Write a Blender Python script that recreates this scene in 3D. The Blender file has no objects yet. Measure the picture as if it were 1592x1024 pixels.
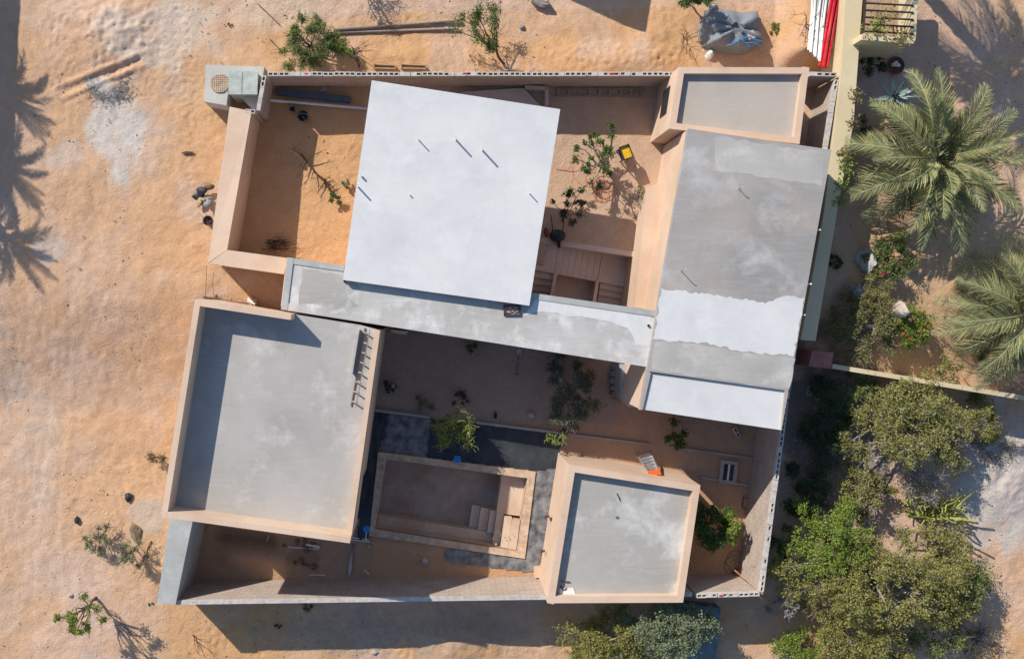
import bpy, math, random
import numpy as np
from mathutils import Vector, Matrix
random.seed(7); rng = np.random.default_rng(7)
S = bpy.context.scene; COL = S.collection
R = math.radians
# ------------------------------------------------------------------ camera, sky, sun, exposure
H, F, CX, CY = 36.0, 1440.0, 665.0, 475.0
cd = bpy.data.cameras.new('camera'); cam = bpy.data.objects.new('camera', cd); COL.objects.link(cam)
cam.location = (0, 0, H); cd.sensor_width = 36; cd.lens = F/1592*36
cd.shift_x = (796-CX)/1592; cd.shift_y = -(512-CY)/1592; cd.clip_end = 2000; S.camera = cam
COTX, COTY = 1.0, 1.08
EL = math.atan(1/math.hypot(COTX, COTY))
w = bpy.data.worlds.new('World'); S.world = w; w.use_nodes = True
nt = w.node_tree; bg = nt.nodes['Background']; sky = nt.nodes.new('ShaderNodeTexSky')
sky.sky_type = 'NISHITA'; sky.sun_disc = False; sky.sun_elevation = EL
sky.sun_rotation = math.atan2(-COTX, COTY); sky.air_density = 1.0; sky.dust_density = 0.6; sky.ozone_density = 3.0
nt.links.new(sky.outputs[0], bg.inputs[0]); bg.inputs[1].default_value = 0.105
sd = bpy.data.lights.new('sun', 'SUN'); sun = bpy.data.objects.new('sun', sd); COL.objects.link(sun)
sd.energy = 4.0; sd.angle = R(0.5); sd.color = (1.0, 0.93, 0.83)
sun.location = (-20, 20, 40)
sun.rotation_euler = Vector((COTX, -COTY, -1)).to_track_quat('-Z', 'Y').to_euler()
S.view_settings.view_transform = 'Standard'; S.view_settings.look = 'None'
S.view_settings.exposure = 0.46; S.view_settings.gamma = 1
S.render.resolution_x, S.render.resolution_y = 1024, 658

# ------------------------------------------------------------------ helpers
def sm(a, b, x):
    t = np.clip((x-a)/(b-a), 0, 1); return t*t*(3-2*t)
_lat = np.random.default_rng(3).random((256, 256))
def vn(x, y, s, seed=0):
    x = np.asarray(x, float)*s+seed*17.31; y = np.asarray(y, float)*s+seed*9.17
    xi = np.floor(x).astype(int); yi = np.floor(y).astype(int); fx = x-xi; fy = y-yi
    fx = fx*fx*(3-2*fx); fy = fy*fy*(3-2*fy)
    g = lambda i, j: _lat[(xi+i) % 256, (yi+j) % 256]
    return (g(0, 0)*(1-fx)+g(1, 0)*fx)*(1-fy)+(g(0, 1)*(1-fx)+g(1, 1)*fx)*fy
def fbm(x, y, s, o=4, seed=0):
    a, t, n = 1.0, 0, 0
    for k in range(o):
        t = t+a*vn(x, y, s*2**k, seed+k); n += a; a *= .5
    return t/n
def inpoly(px, py, poly):
    px = np.asarray(px, float); py = np.asarray(py, float); r = np.zeros(px.shape, bool); n = len(poly)
    for i in range(n):
        x0, y0 = poly[i]; x1, y1 = poly[(i+1) % n]
        if y0 == y1: continue
        r ^= ((y0 > py) != (y1 > py)) & (px < (x1-x0)*(py-y0)/(y1-y0)+x0)
    return r
UP = 1.1                                       # level of the northern yards above the pool terrace
def zt(X, Y):
    gx = CX+np.asarray(X, float)*40; gy = CY-np.asarray(Y, float)*40
    out = UP*(1-sm(430, 650, gy)); ins = UP*(1-sm(405, 470, gy))
    m = sm(535, 575, gx)*(1-sm(1225, 1245, gx))
    z = out*(1-m)+ins*m
    # builders' trench in the south-west yard
    d = np.exp(-((gy-(838+.12*(gx-400)))/9.0)**2)*sm(322, 345, gx)*(1-sm(415, 440, gx))
    e = np.exp(-((gy-(866+.05*(gx-400)))/14.0)**2)*sm(330, 360, gx)*(1-sm(440, 460, gx))
    bk = sm(1188, 1218, gx)*(1-sm(1300, 1330, gx))*(1-sm(96, 122, gy))
    return z-.5*d+.2*e+1.15*bk
def W(px, py, z=0.0):
    k = (H-z)/F; return Vector(((px-CX)*k, -(py-CY)*k, z))
def G(px, py, dz=0.0):
    z = 0.0
    for _ in range(6):
        p = W(px, py, z); z = float(zt(p.x, p.y))
    p = W(px, py, z); p.z = z+dz; return p
def P(pts, z): return [(W(a, b, z).x, W(a, b, z).y) for a, b in pts]

class MB:
    def __init__(s): s.v = []; s.f = []
    def add(s, v, f):
        n = len(s.v); s.v += [tuple(q) for q in v]; s.f += [tuple(i+n for i in q) for q in f]; return s
    def prism(s, xy, z0, z1):
        a = sum(xy[i][0]*xy[(i+1) % len(xy)][1]-xy[(i+1) % len(xy)][0]*xy[i][1] for i in range(len(xy)))
        if a < 0: xy = xy[::-1]
        n = len(xy); z0 = z0 if hasattr(z0, '__len__') else [z0]*n; z1 = z1 if hasattr(z1, '__len__') else [z1]*n
        v = [(x, y, z0[i]) for i, (x, y) in enumerate(xy)]+[(x, y, z1[i]) for i, (x, y) in enumerate(xy)]
        f = [tuple(range(n-1, -1, -1)), tuple(range(n, 2*n))]+[(i, (i+1) % n, n+(i+1) % n, n+i) for i in range(n)]
        return s.add(v, f)
    def box(s, c, d, rz=0, M=None):
        M = M or Matrix.Rotation(rz, 3, 'Z'); c = Vector(c)
        v = [c+M @ Vector((sx*d[0]/2, sy*d[1]/2, sz*d[2]/2)) for sx in (-1, 1) for sy in (-1, 1) for sz in (-1, 1)]
        return s.add(v, [(0, 1, 3, 2), (4, 6, 7, 5), (0, 4, 5, 1), (2, 3, 7, 6), (0, 2, 6, 4), (1, 5, 7, 3)])
    def bar(s, a, b, t=.05, h=None):
        a = Vector(a); b = Vector(b); d = b-a
        q = d.to_track_quat('X', 'Z').to_matrix(); return s.box((a+b)/2, (d.length, t, h or t), M=q)
    def tube(s, pts, rad, n=6, cap=True):
        pts = [Vector(p) for p in pts]; rad = rad if hasattr(rad, '__len__') else [rad]*len(pts)
        v, f = [], []
        for i, p in enumerate(pts):
            d = (pts[min(i+1, len(pts)-1)]-pts[max(i-1, 0)])
            d = d.normalized() if d.length > 1e-6 else Vector((0, 0, 1))
            u = d.cross(Vector((0, 0, 1)));  u = u.normalized() if u.length > 1e-3 else Vector((1, 0, 0))
            k = d.cross(u)
            for j in range(n):
                a = 2*math.pi*j/n; v.append(p+(u*math.cos(a)+k*math.sin(a))*rad[i])
        for i in range(len(pts)-1):
            for j in range(n):
                f.append((i*n+j, i*n+(j+1) % n, (i+1)*n+(j+1) % n, (i+1)*n+j))
        if cap: f += [tuple(range(n)), tuple(range(len(pts)*n-1, len(pts)*n-n-1, -1))]
        return s.add(v, f)
    def lathe(s, c, prof, n=16):
        v, f = [], []; m = len(prof)
        for r, z in prof:
            for j in range(n):
                a = 2*math.pi*j/n; v.append((c[0]+r*math.cos(a), c[1]+r*math.sin(a), c[2]+z))
        for i in range(m-1):
            for j in range(n): f.append((i*n+j, i*n+(j+1) % n, (i+1)*n+(j+1) % n, (i+1)*n+j))
        f += [tuple(range(n-1, -1, -1)), tuple(range((m-1)*n, m*n))]
        return s.add(v, f)
    def rock(s, c, d, seed=0, n=10, rough=.28):
        r = random.Random(seed); ph = [(r.uniform(-1, 1), r.uniform(-1, 1), r.uniform(-1, 1), r.uniform(.6, 1)) for _ in range(9)]
        v, f = [], []; m = n//2+2
        for i in range(m):
            t = math.pi*i/(m-1)
            for j in range(n):
                a = 2*math.pi*j/n+.2*i; q = Vector((math.sin(t)*math.cos(a), math.sin(t)*math.sin(a), math.cos(t)))
                k = 1.0
                for p in ph:
                    e = Vector(p[:3]).normalized(); k = min(k, (1-rough*p[3])/max(q.dot(e), .05))
                q = q*k; v.append((c[0]+q.x*d[0], c[1]+q.y*d[1], c[2]+q.z*d[2]))
        for i in range(m-1):
            for j in range(n): f.append((i*n+j, (i+1)*n+j, (i+1)*n+(j+1) % n, i*n+(j+1) % n))
        return s.add(v, f)
ORG = {}
def mesh(name, v, f, m, smooth=False):
    me = bpy.data.meshes.new(name); me.from_pydata([tuple(q) for q in v], [], f); me.update()
    if m: me.materials.append(m)
    if smooth: me.polygons.foreach_set('use_smooth', [True]*len(me.polygons))
    return me
def link(o, parent=None, org=(0, 0, 0)):
    COL.objects.link(o); org = Vector(org); ORG[o.name] = org
    if parent is not None: o.parent = parent; o.location = org-ORG[parent.name]
    else: o.location = org
    return o
def mk(name, mb, m, parent=None, smooth=False):
    v = np.array(mb.v, float); org = Vector(((v[:, 0].min()+v[:, 0].max())/2, (v[:, 1].min()+v[:, 1].max())/2, v[:, 2].min()))
    v -= np.array(org)
    return link(bpy.data.objects.new(name, mesh(name, v.tolist(), mb.f, m, smooth)), parent, org)
def tag(o, label, cat, group=None):
    o['label'] = label; o['category'] = cat
    if group: o['group'] = group
    return o
def one(name, mb, m, label, cat, group=None, smooth=False): return tag(mk(name, mb, m, None, smooth), label, cat, group)
def thing(name, label, cat, loc, group=None):
    return tag(link(bpy.data.objects.new(name, None), None, loc), label, cat, group)
def struct(o): o['kind'] = 'structure'; return o
def dup(me, name, parent, loc, rz=0, rx=0):
    o = bpy.data.objects.new(name, me); link(o, parent, loc); o.rotation_euler = (rx, 0, rz); return o

# ------------------------------------------------------------------ materials
def nodes(name):
    m = bpy.data.materials.new(name); m.use_nodes = True; t = m.node_tree; b = t.nodes['Principled BSDF']
    b.inputs['Specular IOR Level'].default_value = .25
    return m, t, b
def mth(t, op, a, b=None, clamp=False):
    n = t.nodes.new('ShaderNodeMath'); n.operation = op; n.use_clamp = clamp
    for i, x in enumerate((a, b)):
        if x is None: continue
        if isinstance(x, (int, float)): n.inputs[i].default_value = x
        else: t.links.new(x, n.inputs[i])
    return n.outputs[0]
def mix(t, f, a, b):
    n = t.nodes.new('ShaderNodeMix'); n.data_type = 'RGBA'
    for s, x in ((0, f), (6, a), (7, b)):
        if isinstance(x, (int, float)): n.inputs[s].default_value = x
        elif isinstance(x, tuple): n.inputs[s].default_value = (*x, 1)
        else: t.links.new(x, n.inputs[s])
    return n.outputs[2]
def noise(t, co, s, d=4, r=.55, dist=0):
    n = t.nodes.new('ShaderNodeTexNoise'); n.inputs['Scale'].default_value = s; n.inputs['Detail'].default_value = d
    n.inputs['Roughness'].default_value = r; n.inputs['Distortion'].default_value = dist; t.links.new(co, n.inputs[0]); return n.outputs[0]
def ramp(t, f, a, b):
    n = t.nodes.new('ShaderNodeMapRange'); n.inputs[1].default_value = a; n.inputs[2].default_value = b; t.links.new(f, n.inputs[0]); return n.outputs[0]
def bump(t, b, h, st=.4, d=.01):
    n = t.nodes.new('ShaderNodeBump'); n.inputs['Strength'].default_value = st; n.inputs['Distance'].default_value = d
    t.links.new(h, n.inputs['Height']); t.links.new(n.outputs[0], b.inputs['Normal'])
def pos(t): return t.nodes.new('ShaderNodeNewGeometry').outputs['Position']
def plain(name, c, rough=.7, var=.18, s=6, bs=.3, bd=.006, metal=0, c2=None):
    m, t, b = nodes(name); p = pos(t); n = noise(t, p, s); c2 = c2 or tuple(x*(1-var*2) for x in c)
    t.links.new(mix(t, ramp(t, n, .35, .7), c, c2), b.inputs[0]); b.inputs['Roughness'].default_value = rough
    b.inputs['Metallic'].default_value = metal; bump(t, b, noise(t, p, s*6), bs, bd); return m
def concrete(name, c, dark, light, s1=.45, l0=.55, l1=.75, rough=.85, warm=None):
    m, t, b = nodes(name); p = pos(t)
    n1 = noise(t, p, s1, 7, .62, .15); n2 = noise(t, p, s1*1.9, 10, .66, .25); n3 = noise(t, p, 7, 6, .68); n4 = noise(t, p, 60, 2)
    col = mix(t, ramp(t, n1, .4, .65), c, dark); col = mix(t, ramp(t, n2, l0, l1), col, light)
    if warm: col = mix(t, mth(t, 'MULTIPLY', ramp(t, noise(t, p, .8, 6, .6), .5, .7), .6), col, warm)
    col = mix(t, mth(t, 'MULTIPLY', ramp(t, n3, .45, .75), .22), col, dark)
    for sc_, am in (((1.2, 11, 1), .22), ((13, 1.6, 1), .18)):          # trowel strokes
        mp = t.nodes.new('ShaderNodeMapping'); mp.inputs['Scale'].default_value = sc_; mp.inputs['Rotation'].default_value = (0, 0, .15); t.links.new(p, mp.inputs[0])
        col = mix(t, mth(t, 'MULTIPLY', ramp(t, noise(t, mp.outputs[0], 1.0, 6, .65), .5, .72), am), col, light if am > .2 else dark)
    col = mix(t, mth(t, 'MULTIPLY', ramp(t, n4, .62, .72), .25), col, dark)
    t.links.new(col, b.inputs[0]); b.inputs['Roughness'].default_value = rough
    bump(t, b, mth(t, 'ADD', mth(t, 'MULTIPLY', n3, 1.0), mth(t, 'MULTIPLY', n4, .25)), .35, .012); return m
def brickmat(name, c, c2, mortar, lw=.4, lh=.2):
    m, t, b = nodes(name); tc = t.nodes.new('ShaderNodeTexCoord'); sp = t.nodes.new('ShaderNodeSeparateXYZ'); cb = t.nodes.new('ShaderNodeCombineXYZ')
    t.links.new(tc.outputs['Object'], sp.inputs[0]); t.links.new(sp.outputs[0], cb.inputs[0]); t.links.new(sp.outputs[2], cb.inputs[1])
    k = t.nodes.new('ShaderNodeTexBrick'); t.links.new(cb.outputs[0], k.inputs[0])
    for i, x in ((1, c), (2, c2), (3, mortar)): k.inputs[i].default_value = (*x, 1)
    k.inputs['Scale'].default_value = 1; k.inputs['Mortar Size'].default_value = .012; k.inputs['Brick Width'].default_value = lw; k.inputs['Row Height'].default_value = lh
    p = pos(t); n = noise(t, p, 1.3, 6, .6); n3 = noise(t, p, 40, 3)
    col = mix(t, mth(t, 'MULTIPLY', ramp(t, n, .45, .7), .45), k.outputs[0], tuple(x*.62 for x in c2))
    t.links.new(col, b.inputs[0]); b.inputs['Roughness'].default_value = .95
    wv = t.nodes.new('ShaderNodeTexWave'); wv.inputs['Scale'].default_value = 7; t.links.new(tc.outputs['Object'], wv.inputs[0])
    h = mth(t, 'ADD', mth(t, 'MULTIPLY', k.outputs['Fac'], -1), mth(t, 'ADD', mth(t, 'MULTIPLY', n3, .5), mth(t, 'MULTIPLY', wv.outputs['Fac'], .4)))
    bump(t, b, h, .7, .015); return m
def leafmat(name, cols, rough=.55, tr=.25):
    m, t, b = nodes(name); g = t.nodes.new('ShaderNodeNewGeometry'); r = t.nodes.new('ShaderNodeValToRGB'); e = r.color_ramp
    e.interpolation = 'LINEAR'
    while len(e.elements) < len(cols): e.elements.new(.5)
    for i, c in enumerate(cols): e.elements[i].position = i/(len(cols)-1); e.elements[i].color = (*c, 1)
    t.links.new(g.outputs['Random Per Island'], r.inputs[0]); t.links.new(r.outputs[0], b.inputs[0]); b.inputs['Roughness'].default_value = rough
    tl = t.nodes.new('ShaderNodeBsdfTranslucent'); t.links.new(r.outputs[0], tl.inputs[0]); ms = t.nodes.new('ShaderNodeMixShader'); ms.inputs[0].default_value = tr
    t.links.new(b.outputs[0], ms.inputs[1]); t.links.new(tl.outputs[0], ms.inputs[2]); t.links.new(ms.outputs[0], t.nodes['Material Output'].inputs[0]); return m
M = dict(
 white=concrete('white_roof_coating', (.62, .615, .605), (.53, .53, .525), (.67, .665, .655), .45, .5, .75, .75),
 conc=concrete('grey_concrete', (.42, .40, .375), (.34, .325, .30), (.54, .52, .49), .4, .52, .70),
 conc_e=concrete('dusty_grey_concrete', (.36, .335, .31), (.26, .25, .24), (.48, .47, .46), .3, .53, .72, .85, (.39, .31, .25)),
 conc_ne=concrete('pinkish_concrete', (.43, .385, .34), (.37, .335, .30), (.50, .46, .42), .5, .55, .8, .85, (.46, .38, .30)),
 conc_s=concrete('stained_concrete', (.40, .38, .345), (.33, .315, .29), (.56, .55, .525), .3, .52, .66),
 conc_c=concrete('patched_concrete', (.47, .455, .43), (.38, .365, .34), (.62, .61, .59), .6, .48, .66),
 conc_w=concrete('wall_concrete', (.40, .405, .385), (.33, .335, .32), (.49, .49, .47), .8, .5, .75),
 kerb=concrete('kerb_concrete', (.40, .35, .31), (.32, .28, .25), (.47, .42, .38), .9, .5, .75),
 beige=concrete('beige_stucco', (.64, .475, .355), (.55, .395, .285), (.67, .51, .40), .6, .55, .8, .9),
 pool=concrete('pool_plaster', (.62, .47, .355), (.52, .385, .285), (.66, .53, .42), .8, .5, .72, .9, (.52, .30, .16)),
 poolfloor=concrete('pool_floor_plaster', (.40, .33, .275), (.30, .245, .20), (.47, .395, .33), .8, .5, .72, .9, (.36, .20, .11)),
 coping=plain('rough_coping', (.64, .47, .335), .95, .2, 5, .7, .02),
 stair=concrete('stair_concrete', (.60, .47, .40), (.50, .39, .33), (.65, .53, .46), .7, .5, .75),
 cream=concrete('cream_paint', (.60, .51, .33), (.55, .46, .29), (.64, .56, .39), .5, .5, .75, .9),
 block=brickmat('block_wall', (.50, .41, .35), (.45, .36, .30), (.36, .30, .26)),
 blocktop=plain('hollow_block', (.58, .53, .48), .95, .12, 8, .5, .01),
 mortar=plain('mortar_cap', (.55, .51, .47), .95, .15, 6, .6, .015),
 metal=plain('grey_metal', (.42, .44, .45), .45, .1, 8, .1, .003, .6),
 alu=plain('bare_aluminium', (.62, .64, .66), .38, .06, 9, .1, .002, .8),
 rust=plain('rusty_steel', (.11, .065, .05), .85, .2, 20),
 dark=plain('dark_plastic', (.035, .04, .048), .5, .2, 8),
 black=plain('black_rubber', (.02, .02, .022), .6, .1, 8),
 pvc=plain('white_pvc', (.74, .74, .72), .4, .05, 9, .1, .002),
 red=plain('red_pvc', (.55, .02, .035), .42, .12, 7, .1, .002),
 hose=plain('orange_red_hose', (.62, .13, .06), .55, .1, 9),
 wood=plain('pale_wood', (.46, .32, .20), .85, .2, 12, .4, .006),
 woodgrey=plain('weathered_wood', (.33, .27, .22), .9, .2, 12, .4, .006),
 bark=plain('bark', (.17, .115, .08), .95, .25, 14, .6, .012),
 barkpale=plain('pale_bark', (.40, .35, .30), .95, .2, 14, .6, .01),
 twig=plain('dry_twig', (.12, .075, .05), .95, .25, 14),
 steelblue=plain('blue_grey_steel', (.10, .125, .16), .5, .12, 5, .1, .003, .2),
 yellow=plain('yellow_paint', (.70, .44, .02), .5, .1, 6, .1, .003),
 orange=plain('orange_plastic', (.75, .14, .03), .5, .08, 6, .1, .003),
 blue=plain('blue_plastic', (.012, .22, .55), .45, .08, 6, .1, .003),
 redball=plain('faded_red_plastic', (.50, .10, .07), .55, .12, 6, .1, .003),
 pink=plain('pink_render', (.42, .17, .15), .9, .15, 4, .4, .01),
 stone=plain('pale_stone', (.50, .44, .38), .9, .18, 5, .8, .03, c2=(.34, .29, .25)),
 stonegrey=plain('grey_stone', (.30, .31, .33), .9, .2, 4, .8, .04, c2=(.44, .43, .42)),
 tarp=plain('black_plastic_sheet', (.028, .034, .042), .42, .3, 1.5, .5, .03, c2=(.06, .065, .07)),
 dusty=plain('dusty_plastic_sheet', (.24, .245, .25), .5, .3, 3.2, .6, .04, c2=(.06, .065, .075)),
 tarpgrey=plain('grey_tarpaulin', (.20, .225, .25), .5, .25, 2.5, .6, .03, c2=(.20, .215, .23)),
 sheet=plain('blue_grey_slab', (.15, .21, .23), .7, .2, 2.5, .3, .01),
 earth=plain('dug_earth', (.24, .15, .095), 1, .2, 6, .8, .03),
 palegravel=plain('pale_gravel', (.40, .385, .37), .95, .2, 9),
 pot=plain('terracotta', (.22, .075, .06), .8, .15, 8),
 glass=plain('dark_glass', (.03, .035, .04), .12, .1, 3, .05, .002),
 burlap=plain('scrap_sack', (.30, .22, .14), .95, .35, 5, .8, .03, c2=(.06, .055, .05)),
 flower=leafmat('red_flower', [(.55, .02, .05), (.65, .03, .06), (.50, .01, .10)]),
 palm=leafmat('palm_leaf', [(.18, .21, .11), (.29, .31, .15), (.46, .42, .18)], .5, .2),
 palmdry=leafmat('palm_leaf_dry', [(.22, .16, .09), (.32, .25, .13)], .7, .2),
 rachis=plain('palm_rachis', (.30, .31, .16), .6, .1, 5),
 agave=plain('agave_leaf', (.34, .44, .42), .55, .12, 3, .1, .004),
 cactus=plain('yellow_green_stem', (.36, .38, .10), .6, .15, 5, .2, .006),
 leaf_olive=leafmat('olive_leaf', [(.14, .15, .035), (.25, .25, .06), (.38, .365, .10), (.44, .38, .19)], .55, .4),
 leaf_green=leafmat('green_leaf', [(.045, .09, .02), (.085, .14, .03), (.16, .21, .05)]),
 leaf_lime=leafmat('lime_leaf', [(.11, .17, .025), (.19, .26, .04), (.28, .33, .07)]),
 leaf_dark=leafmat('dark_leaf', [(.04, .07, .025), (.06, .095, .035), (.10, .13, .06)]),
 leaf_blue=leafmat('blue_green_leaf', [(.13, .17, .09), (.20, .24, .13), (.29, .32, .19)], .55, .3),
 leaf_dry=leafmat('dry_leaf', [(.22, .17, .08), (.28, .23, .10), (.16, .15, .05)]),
 leaf_drab=leafmat('drab_leaf', [(.08, .10, .05), (.13, .14, .08), (.20, .19, .13)]),  # muted grey green leaf tones
 leaf_feather=leafmat('feathery_leaf', [(.09, .14, .035), (.17, .22, .065), (.30, .32, .13)], .55, .35),
 leaf_grey=leafmat('grey_leaf', [(.26, .25, .23), (.34, .33, .30)]),
)
# sand
def groundmat():
    m, t, b = nodes('sand'); a = t.nodes.new('ShaderNodeVertexColor'); a.layer_name = 'col'; p = pos(t)
    n1 = noise(t, p, 2.2, 6, .6, .4); n2 = noise(t, p, 9, 6, .7, .8); n3 = noise(t, p, 32, 4, .7)
    vm = t.nodes.new('ShaderNodeVectorMath'); vm.operation = 'SCALE'; t.links.new(a.outputs[0], vm.inputs[0])
    t.links.new(mth(t, 'ADD', mth(t, 'ADD', mth(t, 'MULTIPLY', n1, .35), mth(t, 'MULTIPLY', n2, .42)), mth(t, 'ADD', mth(t, 'MULTIPLY', n3, .35), .44)), vm.inputs['Scale'])  # noise shared with the bump paints the sand's hollows darker, like shade
    sp = ramp(t, noise(t, p, 26, 2, .5), .70, .74)
    t.links.new(mix(t, mth(t, 'MULTIPLY', sp, .5), vm.outputs[0], (.16, .12, .09)), b.inputs[0]); b.inputs['Roughness'].default_value = 1
    b.inputs['Specular IOR Level'].default_value = .05
    wv = noise(t, p, 5, 3, .5, 2.5)
    h = mth(t, 'ADD', mth(t, 'ADD', mth(t, 'MULTIPLY', wv, .7), mth(t, 'MULTIPLY', n2, 1.3)), mth(t, 'MULTIPLY', n3, .55)); bump(t, b, h, .6, .05); return m
M['sand'] = groundmat()
M['pale'] = concrete('pale_concrete', (.52, .50, .45), (.44, .43, .39), (.60, .58, .53), .9, .5, .75)

# ------------------------------------------------------------------ ground: one sheet to the horizon
POOL = [(588, 702), (833, 733), (816, 868), (574, 832)]
POOLI = [(600, 713), (820, 743), (804, 857), (583, 822)]
STAIRPIT = [(838, 374), (988, 397), (976, 500), (824, 480)]
def axis(a, b, st):
    fine = np.arange(a, b+st/2, st); ext = []
    d = st; x = 0
    while x < 600: d *= 1.35; x += d; ext.append(x)
    ext = np.array(ext); return np.concatenate([a-ext[::-1], fine, b+ext])
ax = axis(-17.6, 24.2, .075); ay = axis(-14.6, 13.0, .075)
X, Y = np.meshgrid(ax, ay); gx = CX+X*40; gy = CY-Y*40
Z = zt(X, Y)
plotm = inpoly(gx, gy, [(372, 135), (1275, 135), (1165, 905), (285, 905), (300, 480), (370, 420)])
court = inpoly(gx, gy, [(565, 470), (1230, 470), (1165, 900), (560, 900)])
amp = np.where(court, .25, np.where(plotm, .6, 1.0))
inframe = (np.abs(X-3.3) < 24) & (np.abs(Y) < 16)
Z = Z+amp*((fbm(X, Y, .35, 3, 2)-.5)*.16+(fbm(X, Y, 2.2, 3, 5)-.5)*.07)+np.where(inframe, amp*(rng.random(X.shape)-.5)*.008, 0)
# ripples and prints in the loose sand
rp = (fbm(X, Y, 3.5, 2, 9)-.5); rip = np.abs(np.sin(6*X+3*Y+9*fbm(X, Y, .9, 3, 11)))
Z += amp*inframe*.018*rip*sm(.35, .65, fbm(X, Y, .25, 2, 21))
x0, y0 = -17.6, -14.6; ix0 = int(np.searchsorted(ax, x0)); iy0 = int(np.searchsorted(ay, y0))
def dent(cx, cy, r, dep, el=1.6, ang=0):
    i0 = int((cx-x0)/.075)+ix0; j0 = int((cy-y0)/.075)+iy0; k = int(r*2.6/.075)+1
    sl = (slice(max(j0-k, 0), j0+k+1), slice(max(i0-k, 0), i0+k+1))
    dx, dy = X[sl]-cx, Y[sl]-cy; u = (dx*math.cos(ang)+dy*math.sin(ang))/el; v = -dx*math.sin(ang)+dy*math.cos(ang)
    q = (u*u+v*v)/(r*r); Z[sl] += dep*(-np.exp(-q*1.6)+.55*np.exp(-(np.sqrt(q)-1.25)**2*5))
def dents(n, box, r=(.05, .11), dep=(.010, .026)):
    for _ in range(n):
        p = G(random.uniform(box[0], box[2]), random.uniform(box[1], box[3])); dent(p.x, p.y, random.uniform(*r), random.uniform(*dep), random.uniform(1, 2), random.uniform(0, 3.1))
dents(420, (70, 10, 300, 150)); dents(260, (280, 100, 350, 420), dep=(.006, .02)); dents(300, (420, 5, 1280, 105), dep=(.006, .018)); dents(160, (860, 75, 1060, 105)); dents(260, (465, 205, 560, 400), dep=(.005, .015))
dents(250, (10, 150, 330, 700), dep=(.004, .012)); dents(260, (100, 700, 310, 1010), dep=(.006, .016)); dents(240, (300, 970, 900, 1020)); dents(120, (860, 220, 1010, 340), dep=(.004, .010))
dents(200, (1340, 300, 1590, 560)); dents(250, (1440, 640, 1590, 1020))
dents(380, (75, 8, 235, 100), r=(.05, .13), dep=(.006, .018))
# wheel ruts and scuffed lines in the open sand
for off, dp in ((0, .010), (44, .010), (150, .006), (190, .006)):
    cl = 40+off+38*np.sin(gy/210.0+off*.01)+gy*.05
    Z -= np.where(inframe, dp*np.exp(-((gx-cl)/4.5)**2)*(.6+.8*vn(X, Y, 5, 8))*sm(330, 520, gy), 0); Z += np.where(inframe, dp*.5*np.exp(-((gx-cl-8)/3.5)**2)*sm(330, 520, gy), 0)
# raked ditch and spoil
for t in np.linspace(0, 1, 60):
    p = G(95+135*t, 143-52*t); dent(p.x, p.y, .2, .012*math.sin(math.pi*t)**.3*(.6+.8*random.random()), 2, .37)
for t in np.linspace(0, 1, 40):
    p = G(100+110*t, 160-46*t); dent(p.x, p.y, .12, .006, 2, .37)
def lump(px, py, r, h, el=1.0):
    global Z
    p = G(px, py); q = ((X-p.x)/el)**2+(Y-p.y)**2; Z = Z+h*np.exp(-q/(r*r))*(.7+.6*fbm(X, Y, 3, 2, 4))
lump(170, 45, 1.3, .35, 1.2); lump(720, 1000, .8, .3, 1.6); lump(172, 138, .35, .16, 1.3); lump(960, 95, .5, .12, 5)
lump(630, 90, .5, .1, 6); lump(1010, 60, .8, .15); lump(1550, 740, 1.6, .3)
Z = np.where(court & ~inpoly(gx, gy, [(560, 800), (700, 800), (700, 900), (560, 900)]), np.minimum(Z, zt(X, Y)+.012), Z)
# ground colour by area
tan = np.array([.575, .39, .275]); orange = np.array([.575, .335, .165]); pale = np.array([.575, .42, .33]); grey = np.array([.40, .385, .36]); red = np.array([.40, .25, .17]); lgrey = np.array([.52, .46, .40])
def L(c, d, f): return c*(1-f[..., None])+d*f[..., None]
Cc = np.broadcast_to(tan, X.shape+(3,)).copy()
n1 = fbm(X, Y, .22, 4, 31); n2 = fbm(X, Y, .7, 4, 37); n3 = fbm(X, Y, 1.8, 4, 41)
Cc = L(Cc, pale, sm(.45, .62, n1)*.8); Cc = L(Cc, orange, sm(.46, .66, n2)*.4)
nearhouse = np.exp(-np.maximum(0, np.maximum(270-gx, 0))/110.0)*sm(-50, 150, gy)*np.where(gx < 460, 1, 0)
Cc = L(Cc, orange, np.clip(nearhouse*sm(.3, .62, n2+.12)*.7, 0, .8))
Cc = L(Cc, orange, np.where(inpoly(gx, gy, [(420, 40), (1300, 20), (1300, 140), (420, 140)]), .35+.5*sm(.4, .6, n2), 0))
Cc = L(Cc, orange, np.where(inpoly(gx, gy, [(372, 135), (570, 135), (560, 430), (340, 420)]), .9, 0))
Cc = L(Cc, np.array([.50, .345, .235]), np.where(inpoly(gx, gy, [(700, 135), (1040, 135), (990, 430), (700, 430)]), .75, 0))
Cc = L(Cc, orange, sm(925, 965, gy)*sm(200, 340, gx)*(.4+.5*sm(.4, .6, n2)))
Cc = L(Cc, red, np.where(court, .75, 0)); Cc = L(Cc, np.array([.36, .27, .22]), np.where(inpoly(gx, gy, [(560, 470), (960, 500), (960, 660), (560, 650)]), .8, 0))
Cc = L(Cc, np.array([.52, .30, .15]), np.where(court, sm(700, 850, gy)*.6, 0))
Cc = L(Cc, np.array([.42, .27, .175]), np.where(inpoly(gx, gy, [(270, 760), (580, 830), (580, 905), (270, 905)]), .8, 0))
def spot(px, py, rx, ry, c, f, seed):
    global Cc
    q = ((gx-px)/rx)**2+((gy-py)/ry)**2+(fbm(X, Y, 1.3, 4, seed)-.5)*2.2
    Cc = L(Cc, np.array(c), (1-sm(.25, 1.1, q))*f)
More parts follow.
